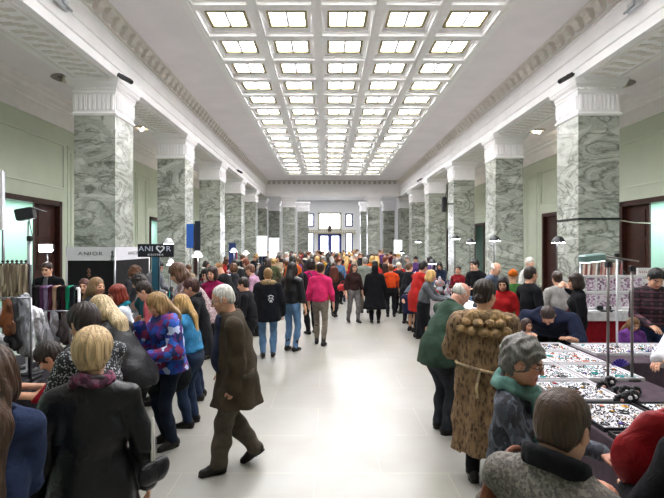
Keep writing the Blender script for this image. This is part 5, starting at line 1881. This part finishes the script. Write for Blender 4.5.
# near left
place('girl with long straight brown hair in a navy jacket at the left edge', -8, 345, 1.86, -152, fem=True, w=.84, res=.013, hres=HR, hp=8, handres=.008,
      top=T('#2f3a58', hem=.86, e=.02, collar=dict(t=.016), rough=.7), bottom=dict(m=JE), shoes=SHL, hair=h('long', '#4a3426', len=.34, wd=.085), lh=(.12, -.30, 1.02), rh=(-.10, -.30, 1.04), rpole=(-.1, .6, -1))
place('woman with short blond hair in a black leather coat seen from behind', 93, 328, 2.28, -160, fem=True, w=1.02, res=.013, hres=HR, hp=6, handres=.007,
      top=dict(m=leather('#121114', .36), hem=.62, e=.026, flare=.07, collar=dict(t=.02, r=.08), fold=.005, drape=.014), bottom=dict(m=BKT), shoes=SHL, hair=h('short', '#c4a67c', t=.024, amp=.003), scarf=dict(m=cells('magenta_scarf', ['#4e1c34', '#74304e', '#381228', '#6e4a5c'], 40), r=.082, t=.024))
place('dark haired woman in a black and white dotted jacket leaning over the left stall', 84, 304, 3.05, -122, fem=True, lean=14, hp=22, res=.016, hres=.007,
      top=dict(m=dots, hem=.84, e=.024, collar=dict(t=.018), flare=.04), bottom=dict(m=cloth('#5a1c26'), skirt=.35), shoes=SHB, hair=h('short', '#2a1c1a', t=.022), lh=(.1, -.40, .98), rh=(-.15, -.42, .98))
place('stooping dark haired woman in a red top at the near left stall', 50, 342, 3.6, -70, fem=True, lean=52, hp=12, res=.016, hres=.007, nlean=.35,
      top=T('#a01c2c', hem=.86), bottom=dict(m=BKT), shoes=SHL, hair=h('short', '#2b211e', t=.02), lh=(.1, -.55, .90), rh=(-.12, -.5, .9), twist=0)
place('woman with long blond hair and black jacket leaning left over the stall', 101, 295, 4.1, -104, fem=True, lean=34, w=.98, hp=6, res=.016, hres=.008, dfac=(.95, 1.12), nlean=.3,
      top=dict(m=leather('#17161a', .5), hem=.80, e=.026, flare=.02), bottom=dict(m=BKT), shoes=dict(m=cloth('#5a5654'), boot=.12), hair=h('long', '#c8b08a', len=.16, off=.02), lh=(.12, -.62, 1.0), rh=(-.12, -.60, 1.0), rf=(-.09, .16, 0))
place('girl with long light brown hair facing right between the left stalls', 97, 277, 6.05, 72, fem=True, top=T('#2a2c30', hem=.9), bottom=dict(m=JE), shoes=SHL, hair=h('long', '#8a6a4a', len=.25), hp=6)
place('woman with short red hair and white blouse beside the left stall', 117, 284, 5.25, -62, fem=True, hp=14, lean=6, res=.02, hres=.010,
      top=T('#d0d4dc', hem=.9, h2='#b8c4d4'), bottom=dict(m=JE), shoes=SHL, hair=h('bob', '#7a2818'), scarf=dict(m=cloth('#1f7f90'), t=.022))
place('person with dark curly hair in a dark teal jacket among the left crowd', 139, 274, 6.9, -75, fem=True, lean=8, hp=22, res=.02, hres=.010, top=T('#164048', hem=.85, e=.024), bottom=dict(m=BKT), shoes=SHL, hair=h('curly', '#241a16', t=.022))
place('dark haired man in a coral pink shirt looking down at the left stall', 144, 281, 5.75, -78, hp=26, lean=10, res=.02, hres=.010, top=T('#b4525a', hem=.86, h2='#7a3040'), bottom=dict(m=BKT), shoes=SHL, hair=h('short', '#2c211c'))
place('woman in a blue floral jacket with a blond plait, hand at her mouth', 157, 292, 4.5, -50, fem=True, lean=5, hp=34, w=1.08, res=.015, hres=.008, handres=.010,
      top=dict(m=floral, hem=.78, e=.052, collar=dict(t=.02), fold=.006), bottom=dict(m=cloth('#1f2838')), shoes=SHL, hair=h('long', '#9a7a50', len=.12, sides=(1,)), rh=(-.04, -.26, 1.26), lh=(.20, -.22, .98))
place('person with long blond hair and sky blue jacket behind the floral jacket', 181, 294, 5.1, -96, fem=True, lean=12, hp=10, res=.018, hres=.010,
      top=T('#3c86b4', hem=.84, e=.026), bottom=dict(m=cloth('#26344c')), shoes=dict(m=SH, boot=.12), hair=h('long', '#b8935c', len=.34, wd=.05), lh=(.1, -.35, 1.0), rh=(-.1, -.35, 1.0))
place('person in a long black coat with auburn hair and glasses facing left', 191, 278, 5.95, -84, lean=8, hp=16, fem=True, w=1.1, res=.018, hres=.010, glasses='#1a1414',
      top=T('#15151a', hem=.62, e=.034, collar=dict(t=.03), flare=.06), bottom=dict(m=JE), shoes=SHB, hair=h('short', '#4a2c28', t=.016), rh=(-.15, -.35, 1.1))
place('woman with brown hair in a rose grey knit bending over the left stall', 178, 263, 6.6, -70, fem=True, lean=30, hp=18, w=1.25, dfac=(.9, 1.2), H=1.75, res=.018, hres=.010,
      top=dict(m=roseknit, hem=.90, e=.034), bottom=dict(m=BKT), shoes=SHL, hair=h('bob', '#5c4030', t=.02), rh=(-.12, -.50, 1.02), lh=(.12, -.50, 1.04))
place('walking elderly man with white hair, glasses and a dark brown open coat', 224, 284, 4.05, -72, feet=(237, 467), lean=8, hp=18, res=.012, hres=HR, handres=.007, w=1.3, old=True, glasses='#15120f', lip='#a8695c',
      lf=(.07, -.17, 0), rf=(-.05, .17, .06), rpitch=30, belly=.02,
      top=dict(m=cloth('#43392d', h2='#3d3429'), hem=.62, e=.034, flare=.08, se=.006, collar=dict(t=.018, r=.075, open=True, up=.0), inner=(.115, -.04, cloth('#2c3148')), drape=.014, fold=.006), bottom=dict(m=GRT, e=.030, fold=.006, cuff=.04), shoes=SHL, hair=h('crop', '#d2cec8', t=.004, amp=.0008), brow='#a8a29a', lh=(.25, -.03, .80), rh=(-.25, -.08, .82), skin='#cf9f84', beard=None)
place('woman with dark hair in a magenta jumper behind the left stalls', 212, 266, 8.0, -14, fem=True, hp=8, top=T('#8a1848', hem=.95), bottom=dict(m=BKT), shoes=SHL, hair=h('bob', '#2a1a18', t=.02))
place('person in a cornflower blue jacket beyond the left stalls', 246, 262, 13.9, -150, top=T('#3f63b0', hem=.9), bottom=dict(m=BKT), shoes=SHL, hair=h('short', '#3a2a22'), lean=14)
place('person in a lilac pink cardigan leaning over the left stall', 250, 264, 10.2, -100, fem=True, lean=28, H=1.7, top=T('#b08aa0', hem=.9), bottom=dict(m=BKT), shoes=SHL, hair=h('short', '#6a4a38'))
p = place('woman in a black parka with a fur trimmed hood and white back print', 259, 268, 8.15, -172, feet=(268, 357), fem=True, w=1.1, res=.018, hres=.011,
      top=T('#15161c', hem=.66, e=.045, flare=.05, collar=dict(t=.046, r=.095, up=.0, m=furmat('#9a805a'), fur=True, lump=.15, name='fur_trim')), bottom=dict(m=JEL), shoes=SHB, hair=h('bun', '#8a6a44', at=(0, .09, .08)))
m = MB()
m.tube([(.055 * math.cos(a), .0, .055 * math.sin(a)) for a in [math.pi * (.15 + .07 * k) for k in range(11)]], .008, 6)
m.tube([(-.045, 0, -.03), (-.02, .0, .02), (.0, 0, -.01), (.02, 0, .02), (.045, 0, -.03)], .009, 6); m.tube([(-.03, 0, -.06), (.03, 0, -.06)], .008, 6)
m.tube([(-.02, 0, -.03), (.02, 0, -.04)], .009, 6)
b = m.build('back_print', plain('#e4e4e8', .6), p); b.location = (-.05, .198, 1.10)
place('woman with long black hair in a black leather jacket and light jeans', 284, 262, 8.6, 152, feet=(291, 351), fem=True, res=.018, hres=.011,
      top=dict(m=leather('#17171b', .35), hem=.93, e=.03, collar=dict(t=.02), puff=False), bottom=dict(m=JEL, e=.008), shoes=SHB, hair=h('long', '#17120f', len=.22), hy=0)
place('person with black curly hair in a magenta coat in the left crowd', 306, 259, 10.4, -148, feet=(312, 334), fem=True,
      top=T('#b81660', hem=.80, e=.028), bottom=dict(m=BKT), shoes=SHL, hair=h('curly', '#1d1512', t=.02))
place('dark haired person in a black jumper just beyond the walking man', 243, 277, 7.4, -96, lean=10, hp=14, top=T('#17171b', hem=.85, e=.024), bottom=dict(m=BKT), shoes=SHL, hair=h('short', '#2a1e18'))
place('woman with cream hat and dark coat at the edge of the right crowd', 399, 262, 13.5, 130, fem=True, top=T('#1c1c22', hem=.6, e=.03), bottom=dict(m=BKT), shoes=SHL, hair=h('hat', '#d8d0c0', m=cloth('#d8d0c0')))
place('woman in a bright pink jacket and taupe trousers seen from behind', 318, 262, 9.4, 168, feet=(320, 345), fem=True, res=.018, hres=.011,
      top=T('#d42e66', hem=.90, e=.026, flare=.04, collar=dict(t=.016)), bottom=dict(m=cloth('#7d7367'), e=.004), shoes=dict(m=SH, boot=.33), hair=h('bun', '#2a1c18', at=(0, .08, .08)), lf=(.10, -.08, 0), rf=(-.08, .1, 0))
place('man in dark clothes walking away with a brown rucksack in mid aisle', 336, 262, 13.0, 160, feet=(334, 317), top=T('#2b2524', hem=.85, e=.026), bottom=dict(m=BKT), shoes=SHL, hair=h('short', '#4a3628'), lf=(.09, -.16, 0), rf=(-.08, .16, 0.02))
place('woman in a dark brown jacket and grey trousers carrying a red bag', 353, 263, 12.0, 22, feet=(353, 322), fem=True, top=T('#34211f', hem=.86, e=.024), bottom=dict(m=cloth('#6c6a6a')), shoes=SHB, hair=h('long', '#3a241a', len=.15), lf=(.09, -.12, 0), rf=(-.09, .12, 0))
place('tall man in a grey green coat with grey hair in mid aisle', 365, 257, 13.6, 175, H=1.78, w=1.1, top=T('#7f857c', hem=.72, e=.03), bottom=dict(m=GRT), shoes=SHL, hair=h('crop', '#8a8680'))
place('broad figure in a long black hooded cape standing in mid aisle', 375, 264, 12.0, 174, feet=(375, 323), fem=True, w=1.05, top=T('#101013', hem=.38, e=.055, flare=.16, collar=dict(t=.04)), bottom=dict(m=BKT), shoes=SHL, hair=h('hood', '#101013', m=cloth('#101013')))
place('person in an orange pullover right of the black cape', 388, 264, 13.2, 178, feet=(391, 317), top=T('#cc4418', hem=.84, e=.022), bottom=dict(m=BKT), shoes=SHL, hair=h('short', '#7a4a2a'))
place('person in a scarlet jacket in the right crowd', 399, 261, 14.6, -172, top=T('#c42a1c', hem=.84, e=.024), bottom=dict(m=BKT), shoes=SHL, hair=h('bob', '#4a3020'), fem=True)
place('person in a black overcoat at the right tables by the aisle', 407, 262, 12.0, 128, feet=(407, 324), lean=10, top=T('#15151a', hem=.62, e=.034), bottom=dict(m=BKT), shoes=SHL, hair=h('short', '#6a4c34'))
place('bent person in a slate grey jacket and navy skirt at the right tables', 421, 273, 10.7, 112, fem=True, lean=42, hp=6, w=1.1, top=T('#4e5660', hem=.88, e=.03), bottom=dict(m=cloth('#1c2340'), skirt=.45), shoes=SHL, hair=h('short', '#8a6f58'), lh=(.1, -.55, .95), rh=(-.1, -.55, .95))
place('woman with blond bob, grey top and long black skirt by the right stall', 435, 270, 8.9, 66, feet=(424, 347), fem=True, lean=14, hp=12, res=.018, hres=.010, w=1.05, top=T('#5d6064', hem=.92, e=.02), bottom=dict(m=cloth('#121216'), skirt=.22, r=.2), shoes=SHL, hair=h('bob', '#caa266', t=.018), lh=(.1, -.42, .98), rh=(-.1, -.42, .98))
place('stooping white haired man in a green coat on the right', 466, 282, 4.9, 104, feet=(443, 431), lean=24, hp=18, res=.015, hres=.007, handres=.01, w=1.2, old=True,
      top=T('#35493c', hem=.76, e=.036, collar=dict(t=.02), flare=.03), bottom=dict(m=cloth('#33363d'), e=.022), shoes=SHL, hair=h('bald', '#d4d0ca', t=.010), skin='#cf9a86', lh=(.1, -.5, 1.0), rh=(-.12, -.5, 1.0), nlean=.3)
p = place('woman in a long leopard print fur coat with a thick fur collar seen from behind', 487, 280, 3.85, 166, feet=(484, 481), fem=True, w=1.12, hp=8, hy=-38, res=.013, hres=.006, handres=.01,
      top=dict(m=leopard, hem=.27, e=.045, flare=.05, fur=True, fold=.004, drape=.016, nf=7, se=.012), bottom=dict(m=BKT), shoes=SHB, hair=h('bun', '#2a1b14', at=(0, .095, -.03), t=.014), lh=(.16, -.34, 1.12), rh=(-.16, -.34, 1.12))
g = Fig(H=1.7)
F = Field((-.36, -.22, 1.18), (.36, .30, 1.56), .009)
F.cap((-.21, .0, 1.395), (-.09, .085, 1.44), .048, .055, k=.03); F.cap((-.09, .085, 1.44), (.09, .085, 1.44), .055, k=.03); F.cap((.09, .085, 1.44), (.21, .0, 1.395), .055, .048, k=.03)
for (x, y, z, r) in ((-.235, .02, 1.345, .050), (-.165, .105, 1.325, .050), (-.075, .150, 1.315, .048), (.015, .155, 1.32, .050), (.10, .135, 1.325, .050), (.185, .09, 1.335, .048), (.24, .01, 1.35, .048),
                     (-.12, .155, 1.40, .040), (.06, .16, 1.395, .042), (-.03, .16, 1.40, .038), (.15, .12, 1.40, .040), (-.20, .06, 1.42, .042)):
    F.ell((x, y, z), (r * 1.05, r, r * .78), k=.005)
F.disp(lambda X, Y, Z: .005 * np.sin(120 * X + 3 * np.sin(61 * Z)) * np.sin(107 * Z + 3 * np.sin(70 * Y)) + .003 * np.sin(150 * Y + 90 * X))
q = mesh_obj('fur_collar', F.mesh('fur_collar'), furmat('#a5845a'), p); q['label'] = 'thick tan fur collar'
COLLAR = q
m = MB(); m.tube([(.235 * math.cos(a), .01 + .20 * math.sin(a) * .95, 1.02 + .02 * math.sin(2 * a) - .02 * math.sin(a)) for a in [2 * math.pi * k / 28 for k in range(28)]], .013, 8, closed=True)
m.tube([(.05, .20, 1.0), (.08, .225, .86), (.07, .22, .78)], .012, 6)
q = m.build('belt', furmat('#b8a07c'), p)
BELT = q

# near right
place('woman with curly grey hair, glasses and a teal scarf leaning to the jewellery table', 523, 337, 2.3, 56, fem=True, lean=3, hp=14, w=.84, res=.012, hres=HR, handres=.008, old=True, glasses='#3a2026', lip='#a86a60',
      top=dict(m=greyknit, hem=.62, e=.016, collar=dict(t=.014)), bottom=dict(m=BKT), shoes=SHL, hair=h('curlyshort', '#6c6864', t=.026, amp=.007), brow='#6a6058', scarf=dict(m=cloth('#6c948a', h2='#4c6c68'), t=.025, r=.085, tails=(-.6, .8), tail=.24), lh=(.12, -.40, 1.02), rh=(-.14, -.36, .98), skin='#cf9c84')
place('person with short brown hair in a grey tweed coat nearest the viewer', 563, 388, 1.47, 126, res=.011, hres=.0045, handres=.006, hp=14, lean=6, w=.92,
      top=dict(m=tweed, hem=.80, e=.030, collar=dict(t=.020, r=.082, m=cloth('#17161a'), up=.02, tall=.03, name='collar'), se=.006), bottom=dict(m=BKT), shoes=SHL, hair=h('crop', '#412c1d', t=.010, amp=.0008), lh=(.20, -.34, 1.10), rh=(-.10, -.42, 1.0), skin='#d3a088', hy=0)
place('person in a black sleeve at the right edge holding a red bag', 735, 392, 1.62, 172, H=1.66, res=.014, hres=.010, handres=.007, dfac=(.97, 1.03), w=1.05, top=T('#121114', hem=.8, e=.028), bottom=dict(m=BKT), shoes=SHL, hair=h('short', '#3a2a20'), lh=(.24, -.24, 1.02), rh=(-.2, -.3, 1.0))
place('person in a fluffy white jumper and dark jeans at the right edge', 702, 262, 3.85, -84, fem=True, res=.016, hres=.009, lean=6, hp=12, top=T('#dddbe2', hem=.92, e=.05, fold=.010, se=.012), bottom=dict(m=cloth('#262c3c')), shoes=SHL, hair=h('bob', '#5a4030'), lh=(.12, -.36, 1.12), rh=(-.12, -.36, 1.05))
place('dark haired man in a maroon plaid shirt looking down behind the table', 656, 268, 6.0, -14, hp=30, lean=8, res=.018, hres=.009, w=1.08, top=dict(m=pl_m, hem=.9, e=.02, collar=dict(t=.014)), bottom=dict(m=JE), shoes=SHL, hair=h('short', '#191614'), lh=(.12, -.32, 1.05), rh=(-.14, -.30, 1.0))
place('man in a navy blue coat bent deep over the rear of the table', 548, 304, 5.7, -30, lean=66, hp=14, nlean=.1, H=1.78, w=1.35, res=.016, hres=.009, top=T('#20263c', hem=.80, e=.05), bottom=dict(m=BKT), shoes=SHL, hair=h('crop', '#3a2c26', t=.006), lh=(.24, -.50, .90), rh=(-.22, -.48, .90), dfac=(.92, 1.08))
place('man with dark hair in a black pullover facing away at the right', 531, 266, 6.95, 104, w=.98, H=1.75, res=.02, hres=.010, top=T('#141418', hem=.88, e=.02), bottom=dict(m=BKT), shoes=SHL, hair=h('crop', '#2a201a', t=.009), hp=4)
place('woman with a brown bun in a pale grey top with dark straps', 557, 271, 7.6, 176, fem=True, top=T('#a8a6a2', hem=.95), bottom=dict(m=BKT), shoes=SHL, hair=h('bun', '#3c281e'), hp=10)
place('woman in black with a dark bob raising a hand to her face', 575, 273, 6.6, -112, fem=True, top=T('#131318', hem=.85, e=.02), bottom=dict(m=BKT), shoes=SHL, hair=h('bob', '#2c1e18', t=.018), rh=(-.06, -.22, 1.46), hp=10)
place('small girl with dark hair in a white top behind the table', 527, 318, 5.75, 14, fem=True, H=1.15, dfac=(.9, 1.1), res=.018, hres=.009, top=T('#cfc4c8', hem=.55), bottom=dict(m=JE), shoes=SHL, hair=h('long', '#3a251c', len=.14), hp=6)
place('child with long brown hair in a purple jacket behind the posts', 634, 317, 5.8, -8, fem=True, H=1.13, dfac=(.9, 1.1), res=.018, hres=.009, top=T('#6a3a80', hem=.55, h2='#3a4a80'), bottom=dict(m=JE), shoes=SHL, hair=h('long', '#7a5638', len=.15), hp=28)
place('person in an orange knitted hat and green coat', 513, 269, 7.8, 158, fem=True, top=T('#3c6a34', hem=.7, e=.03), bottom=dict(m=BKT), shoes=SHL, hair=h('hat', '#c4641c', m=cloth('#c4641c')))
place('white haired man in a blue grey jacket beneath the lamp', 496, 262, 9.0, 44, hp=20, lean=12, top=T('#5a6478', hem=.85, e=.024), bottom=dict(m=BKT), shoes=SHL, hair=h('bald', '#dcdad6', t=.012), old=True)
place('white haired person in a white shirt near the right wall', 530, 257, 10.6, 30, hp=12, top=T('#cfccc8', hem=.85), bottom=dict(m=BKT), shoes=SHL, hair=h('short', '#dad6cc'))
place('dark haired woman with a red shawl left of the orange hat', 503, 276, 7.2, -30, fem=True, top=T('#a81c20', hem=.9), bottom=dict(m=BKT), shoes=SHL, hair=h('long', '#1c1412', len=.12), hp=20)
place('seller with black hair in a white shirt behind the red table', 621, 270, 8.4, 12, top=T('#c8c4c4', hem=.9), bottom=dict(m=BKT), shoes=SHL, hair=h('short', '#17120f'), hp=14)
place('person in a red and black jacket behind the right stalls', 458, 266, 11.9, -40, fem=True, top=T('#7a1a22', hem=.9, h2='#2a1216'), bottom=dict(m=BKT), shoes=SHL, hair=h('short', '#1d1513'))
place('woman with pink cardigan behind the right stalls', 474, 265, 11.4, -60, fem=True, top=T('#c89aa0', hem=.9), bottom=dict(m=BKT), shoes=SHL, hair=h('short', '#b08a66'))
place('man with short dark hair and black jacket behind the scarf rail', 47, 262, 8.25, 6, hp=14, top=T('#141518', hem=.85, e=.034, collar=dict(t=.02), inner=(.04, .1, cloth('#55565a'))), bottom=dict(m=BKT), shoes=SHL, hair=h('short', '#3a2c26'), res=.02, hres=.010)
place('woman with auburn hair behind the girl with light brown hair', 84, 280, 7.2, 12, fem=True, top=T('#3a2426', hem=.9), bottom=dict(m=BKT), shoes=SHL, hair=h('bob', '#54302a'), hp=8)

# bags that people carry
handbag(wx(149, 2.25), 2.3, wz(482, 2.3), R(60), .11, .11, .05, leather('#151318'), 'black shoulder bag on a white strap at the side of the blond woman', strap=.24, smat=plain('#dcd8d4', .5), sw=.2)
handbag(.99, 1.80, 1.02, R(-12), .46, .37, .13, leather('#8a0f18', .45), 'large red bag hanging at the right edge of the picture', strap=.05, slouch=.004)
handbag(.21, 1.68, .90, R(40), .32, .36, .12, leather('#5c2c14', .5), 'brown studded leather shoulder bag behind the tweed coat', strap=.07, studs=True)
handbag(wx(330, 9.4), 9.42, wz(300, 9.4), R(70), .30, .26, .10, cloth('#c8843c'), 'orange shoulder bag at the hip of the pink jacket', strap=.24)
handbag(wx(343, 12.0), 11.95, wz(291, 12), R(10), .26, .2, .09, leather('#a01c24'), 'small red handbag carried in mid aisle', strap=.1)
handbag(wx(178, 4.9), 4.62, wz(385, 4.9), R(30), .26, .42, .10, cloth('#1e2226'), 'long dark shoulder bag hanging beside the sky blue jacket', strap=.3)
def backpack(x, y, z, rz, mat, lab, s=1.):
    o = empty('backpack', (x, y, z), rz, lab, 'backpack')
    F = Field((-.22, -.18, -.06), (.22, .18, .52), .018)
    F.cap((0, 0, .10), (0, 0, .34), .15, .13, k=.05, sq=((0, 1, 0), .65)); F.cap((0, .08, .10), (0, .08, .20), .10, k=.03, sq=((0, 1, 0), .5))
    mesh_obj('pack', F.mesh('pack'), mat, o)
    for s_ in (-1, 1):
        m = MB(); m.tube([(s_ * .09, -.08, .42), (s_ * .11, -.16, .46), (s_ * .12, -.26, .36)], .014, 6); m.build('strap', BLACK, o)
    m = MB(); m.tube([(-.08, .13, .22), (0, .15, .225), (.08, .13, .22)], .005, 5); m.build('zip', plain('#8a8a8c', .4), o)
backpack(wx(334, 13) + .0, 12.75, 1.02, R(160 - 180), leather('#5a2c20', .5), 'brown rucksack on the back of the man in mid aisle')
backpack(wx(300, 10.2) + .06, 10.12, .98, R(-148 + 180), cloth('#141419'), 'black rucksack on the person with curly hair')

# the dense crowd beyond
cr = random.Random(23)
COLS = [('black', '#141416', 9), ('navy', '#1d2436', 5), ('dark brown', '#33241e', 5), ('charcoal', '#2c2c30', 5), ('grey', '#6c6c70', 4), ('beige', '#a8947a', 3), ('red', '#a82420', 3), ('orange', '#c05a24', 1), ('olive green', '#4a4e34', 2),
        ('cream', '#cfc6b6', 2), ('wine red', '#581c28', 2), ('sky blue', '#5a84ac', 1), ('tan', '#8a6444', 2), ('rose pink', '#b86a80', 1), ('teal', '#1c5a60', 1), ('light grey', '#a4a4a8', 2), ('mustard', '#a8802c', 1), ('violet', '#4e3468', 1)]
HC = [('black', '#17120f', 4), ('dark brown', '#2f2019', 6), ('chestnut', '#57361f', 4), ('blond', '#c09a5e', 4), ('grey', '#8c8884', 2), ('white', '#d4d0ca', 1.5), ('auburn', '#6e341c', 2)]
GW = [('jacket', .84, .026), ('long coat', .6, .034), ('pullover', .9, .018), ('short coat', .76, .03)]
def near(y):
    i = min(range(6), key=lambda k: abs(YP + BAY * k - y))
    return ORD[i]
used = set()
spots = []
def free(x, y, d):
    return all(math.hypot(x - a, y - b) > d for a, b in OCC)
tries = 0
while len(spots) < 84 and tries < 6000:
    tries += 1
    u = cr.random()
    y = 13.4 + 21 * u ** 1.25
    x = cr.uniform(-2.75, 1.65)
    if y < 15.5 and -1.2 < x < .6 and cr.random() < .8: continue
    if not free(x, y, .6): continue
    OCC.append((x, y)); spots.append((x, y, False))
for side in (-1, 1):
    for k in range(13):
        y = 8.6 + k * 1.75 + cr.uniform(-.4, .4)
        x = (-4.35 if side < 0 else 3.08) + cr.uniform(-.08, .08) * 1
        if side > 0 and y < 9: continue
        if free(x, y, .6):
            OCC.append((x, y)); spots.append((x, y, True))
for side, ys in ((-1, [8.9, 9.9, 11.0, 11.9, 12.8]), (1, [9.9, 11.4, 12.4, 13.0])):
    for y in ys:
        x = -2.78 if side < 0 else 1.62
        if free(x, y, .5): OCC.append((x, y)); spots.append((x, y, 'shop'))
wch = lambda L: cr.choices(L, [l[-1] for l in L])[0]
for (x, y, seller) in spots:
    for _ in range(60):
        c, hc_ = wch(COLS), wch(HC)
        g_ = cr.choice(GW)
        fem = cr.random() < .6
        st = cr.choice(['long', 'bob', 'short', 'bun', 'curly', 'long'] if fem else ['short', 'crop', 'short'])
        acc = cr.choice(['', '', '', 'scarf', 'hat'])
        sn = 'left' if x < 0 else 'right'
        if seller is True: plc = 'behind stalls near the %s %s pillar' % (near(y), sn)
        elif seller: plc = 'at stalls near the %s %s pillar' % (near(y), sn)
        else: plc = 'level with the %s %s pillar' % (near(y), sn)
        if acc == 'hat': hw_ = 'person in a %s knitted hat and %s %s' % (hc_[0] if hc_[0] not in ('blond', 'auburn', 'chestnut') else 'tan', c[0], g_[0])
        else: hw_ = '%s, %s %s hair, %s %s' % ('woman' if fem else 'man', {'long': 'long', 'bob': 'bobbed', 'short': 'short', 'bun': 'pinned', 'curly': 'curly', 'crop': 'cropped'}[st], hc_[0], c[0], g_[0])
        if acc == 'scarf': hw_ += ', white scarf,'
        lab = hw_ + ' ' + plc
        if lab not in used and len(lab.split()) <= 16: break
    used.add(lab)
    if seller is True: yaw = (80 if x < 0 else -80) + cr.uniform(-40, 40)
    elif seller: yaw = (-90 if x < 0 else 90) + cr.uniform(-30, 30)
    else: yaw = cr.choice([180, 180, 150, -150, 0, 90 if x > 0 else -90, 90 if x > 0 else -90, 20]) + cr.uniform(-25, 25)
    lean = cr.choice([0, 3, 6, 16]) if not seller else cr.uniform(4, 26)
    HH = cr.uniform(1.56, 1.72) if fem else cr.uniform(1.66, 1.82)
    arms = {}
    if cr.random() < .5: arms = dict(lh=(.12, -.34, 1.05), rh=(-.14, -.3, 1.02))
    sp = dict(H=HH, fem=fem, w=cr.uniform(.95, 1.12), lean=lean, hp=cr.choice([0, 8, 20]), hy=cr.uniform(-30, 30), res=.034 if y > 15 else .028, hres=.02 if y > 15 else .016,
              top=T(c[1], hem=g_[1], e=g_[2]), bottom=dict(m=cr.choice([BKT, JE, GRT, JEL, BKT])), shoes=SHL,
              hair=h('hat', hc_[1], m=cloth({'blond': '#8a6444', 'auburn': '#8a6444', 'chestnut': '#8a6444'}.get(hc_[0], hc_[1]))) if acc == 'hat' else h(st, hc_[1], len=.2, t=.016 if st != 'crop' else .008), lf=(.09, cr.uniform(-.1, .1), 0), rf=(-.09, cr.uniform(-.1, .1), 0), **arms)
    if acc == 'scarf': sp['scarf'] = dict(m=cloth('#d6d2cc'), t=.026)
    sp['skin'] = cr.choice(['#d8a88c', '#cf9c80', '#e0b49a'])
    make_person(sp, (x, y, 0), yaw, lab, None)
# ------------------------------------------------------------------ camera, world, exposure
cam = bpy.data.cameras.new('camera')
co = bpy.data.objects.new('camera', cam)
COL.objects.link(co)
co.location = (CX, 0, CZ)
co.rotation_euler = (R(90), 0, 0)
cam.sensor_width = 36; cam.lens = 36 * FPX / 664
cam.shift_x = (332 - VX) / 664; cam.shift_y = -(249 - VY) / 664
cam.clip_start = .05; cam.clip_end = 200
sc.camera = co
w = bpy.data.worlds.new('world'); sc.world = w; w.use_nodes = True
w.node_tree.nodes['Background'].inputs[0].default_value = (.75, .85, 1, 1)
w.node_tree.nodes['Background'].inputs[1].default_value = .3
def area(name, loc, rot, sx, sy, e, col=(1, 1, 1)):
    l = bpy.data.lights.new(name, 'AREA'); l.shape = 'RECTANGLE'; l.size = sx; l.size_y = sy; l.energy = e; l.color = col
    o = bpy.data.objects.new(name, l); COL.objects.link(o); o.location = loc; o.rotation_euler = rot
    return o
for side in (-1, 1):
    for y in (1, 13, 24):
        area('side_room_light', (side * (XW + 1.1), y, 3.6), (0, 0, 0), .8, 8, SIDE_E, (.92, 1, .98))
area('lobby_light', (0, 42, 6.7), (0, 0, 0), 8, 5, LOB_E, (1, 1, 1))
vs = sc.view_settings
sc.view_settings.view_transform = 'Standard'; vs.look = 'None'; vs.gamma = 1; vs.use_curve_mapping = False
vs.exposure = EXPO
sc.cycles.max_bounces = 12; sc.cycles.diffuse_bounces = 10; sc.cycles.glossy_bounces = 3
sc.cycles.caustics_reflective = False; sc.cycles.caustics_refractive = False
sc.cycles.sample_clamp_indirect = 20
sc.cycles.use_denoising = True
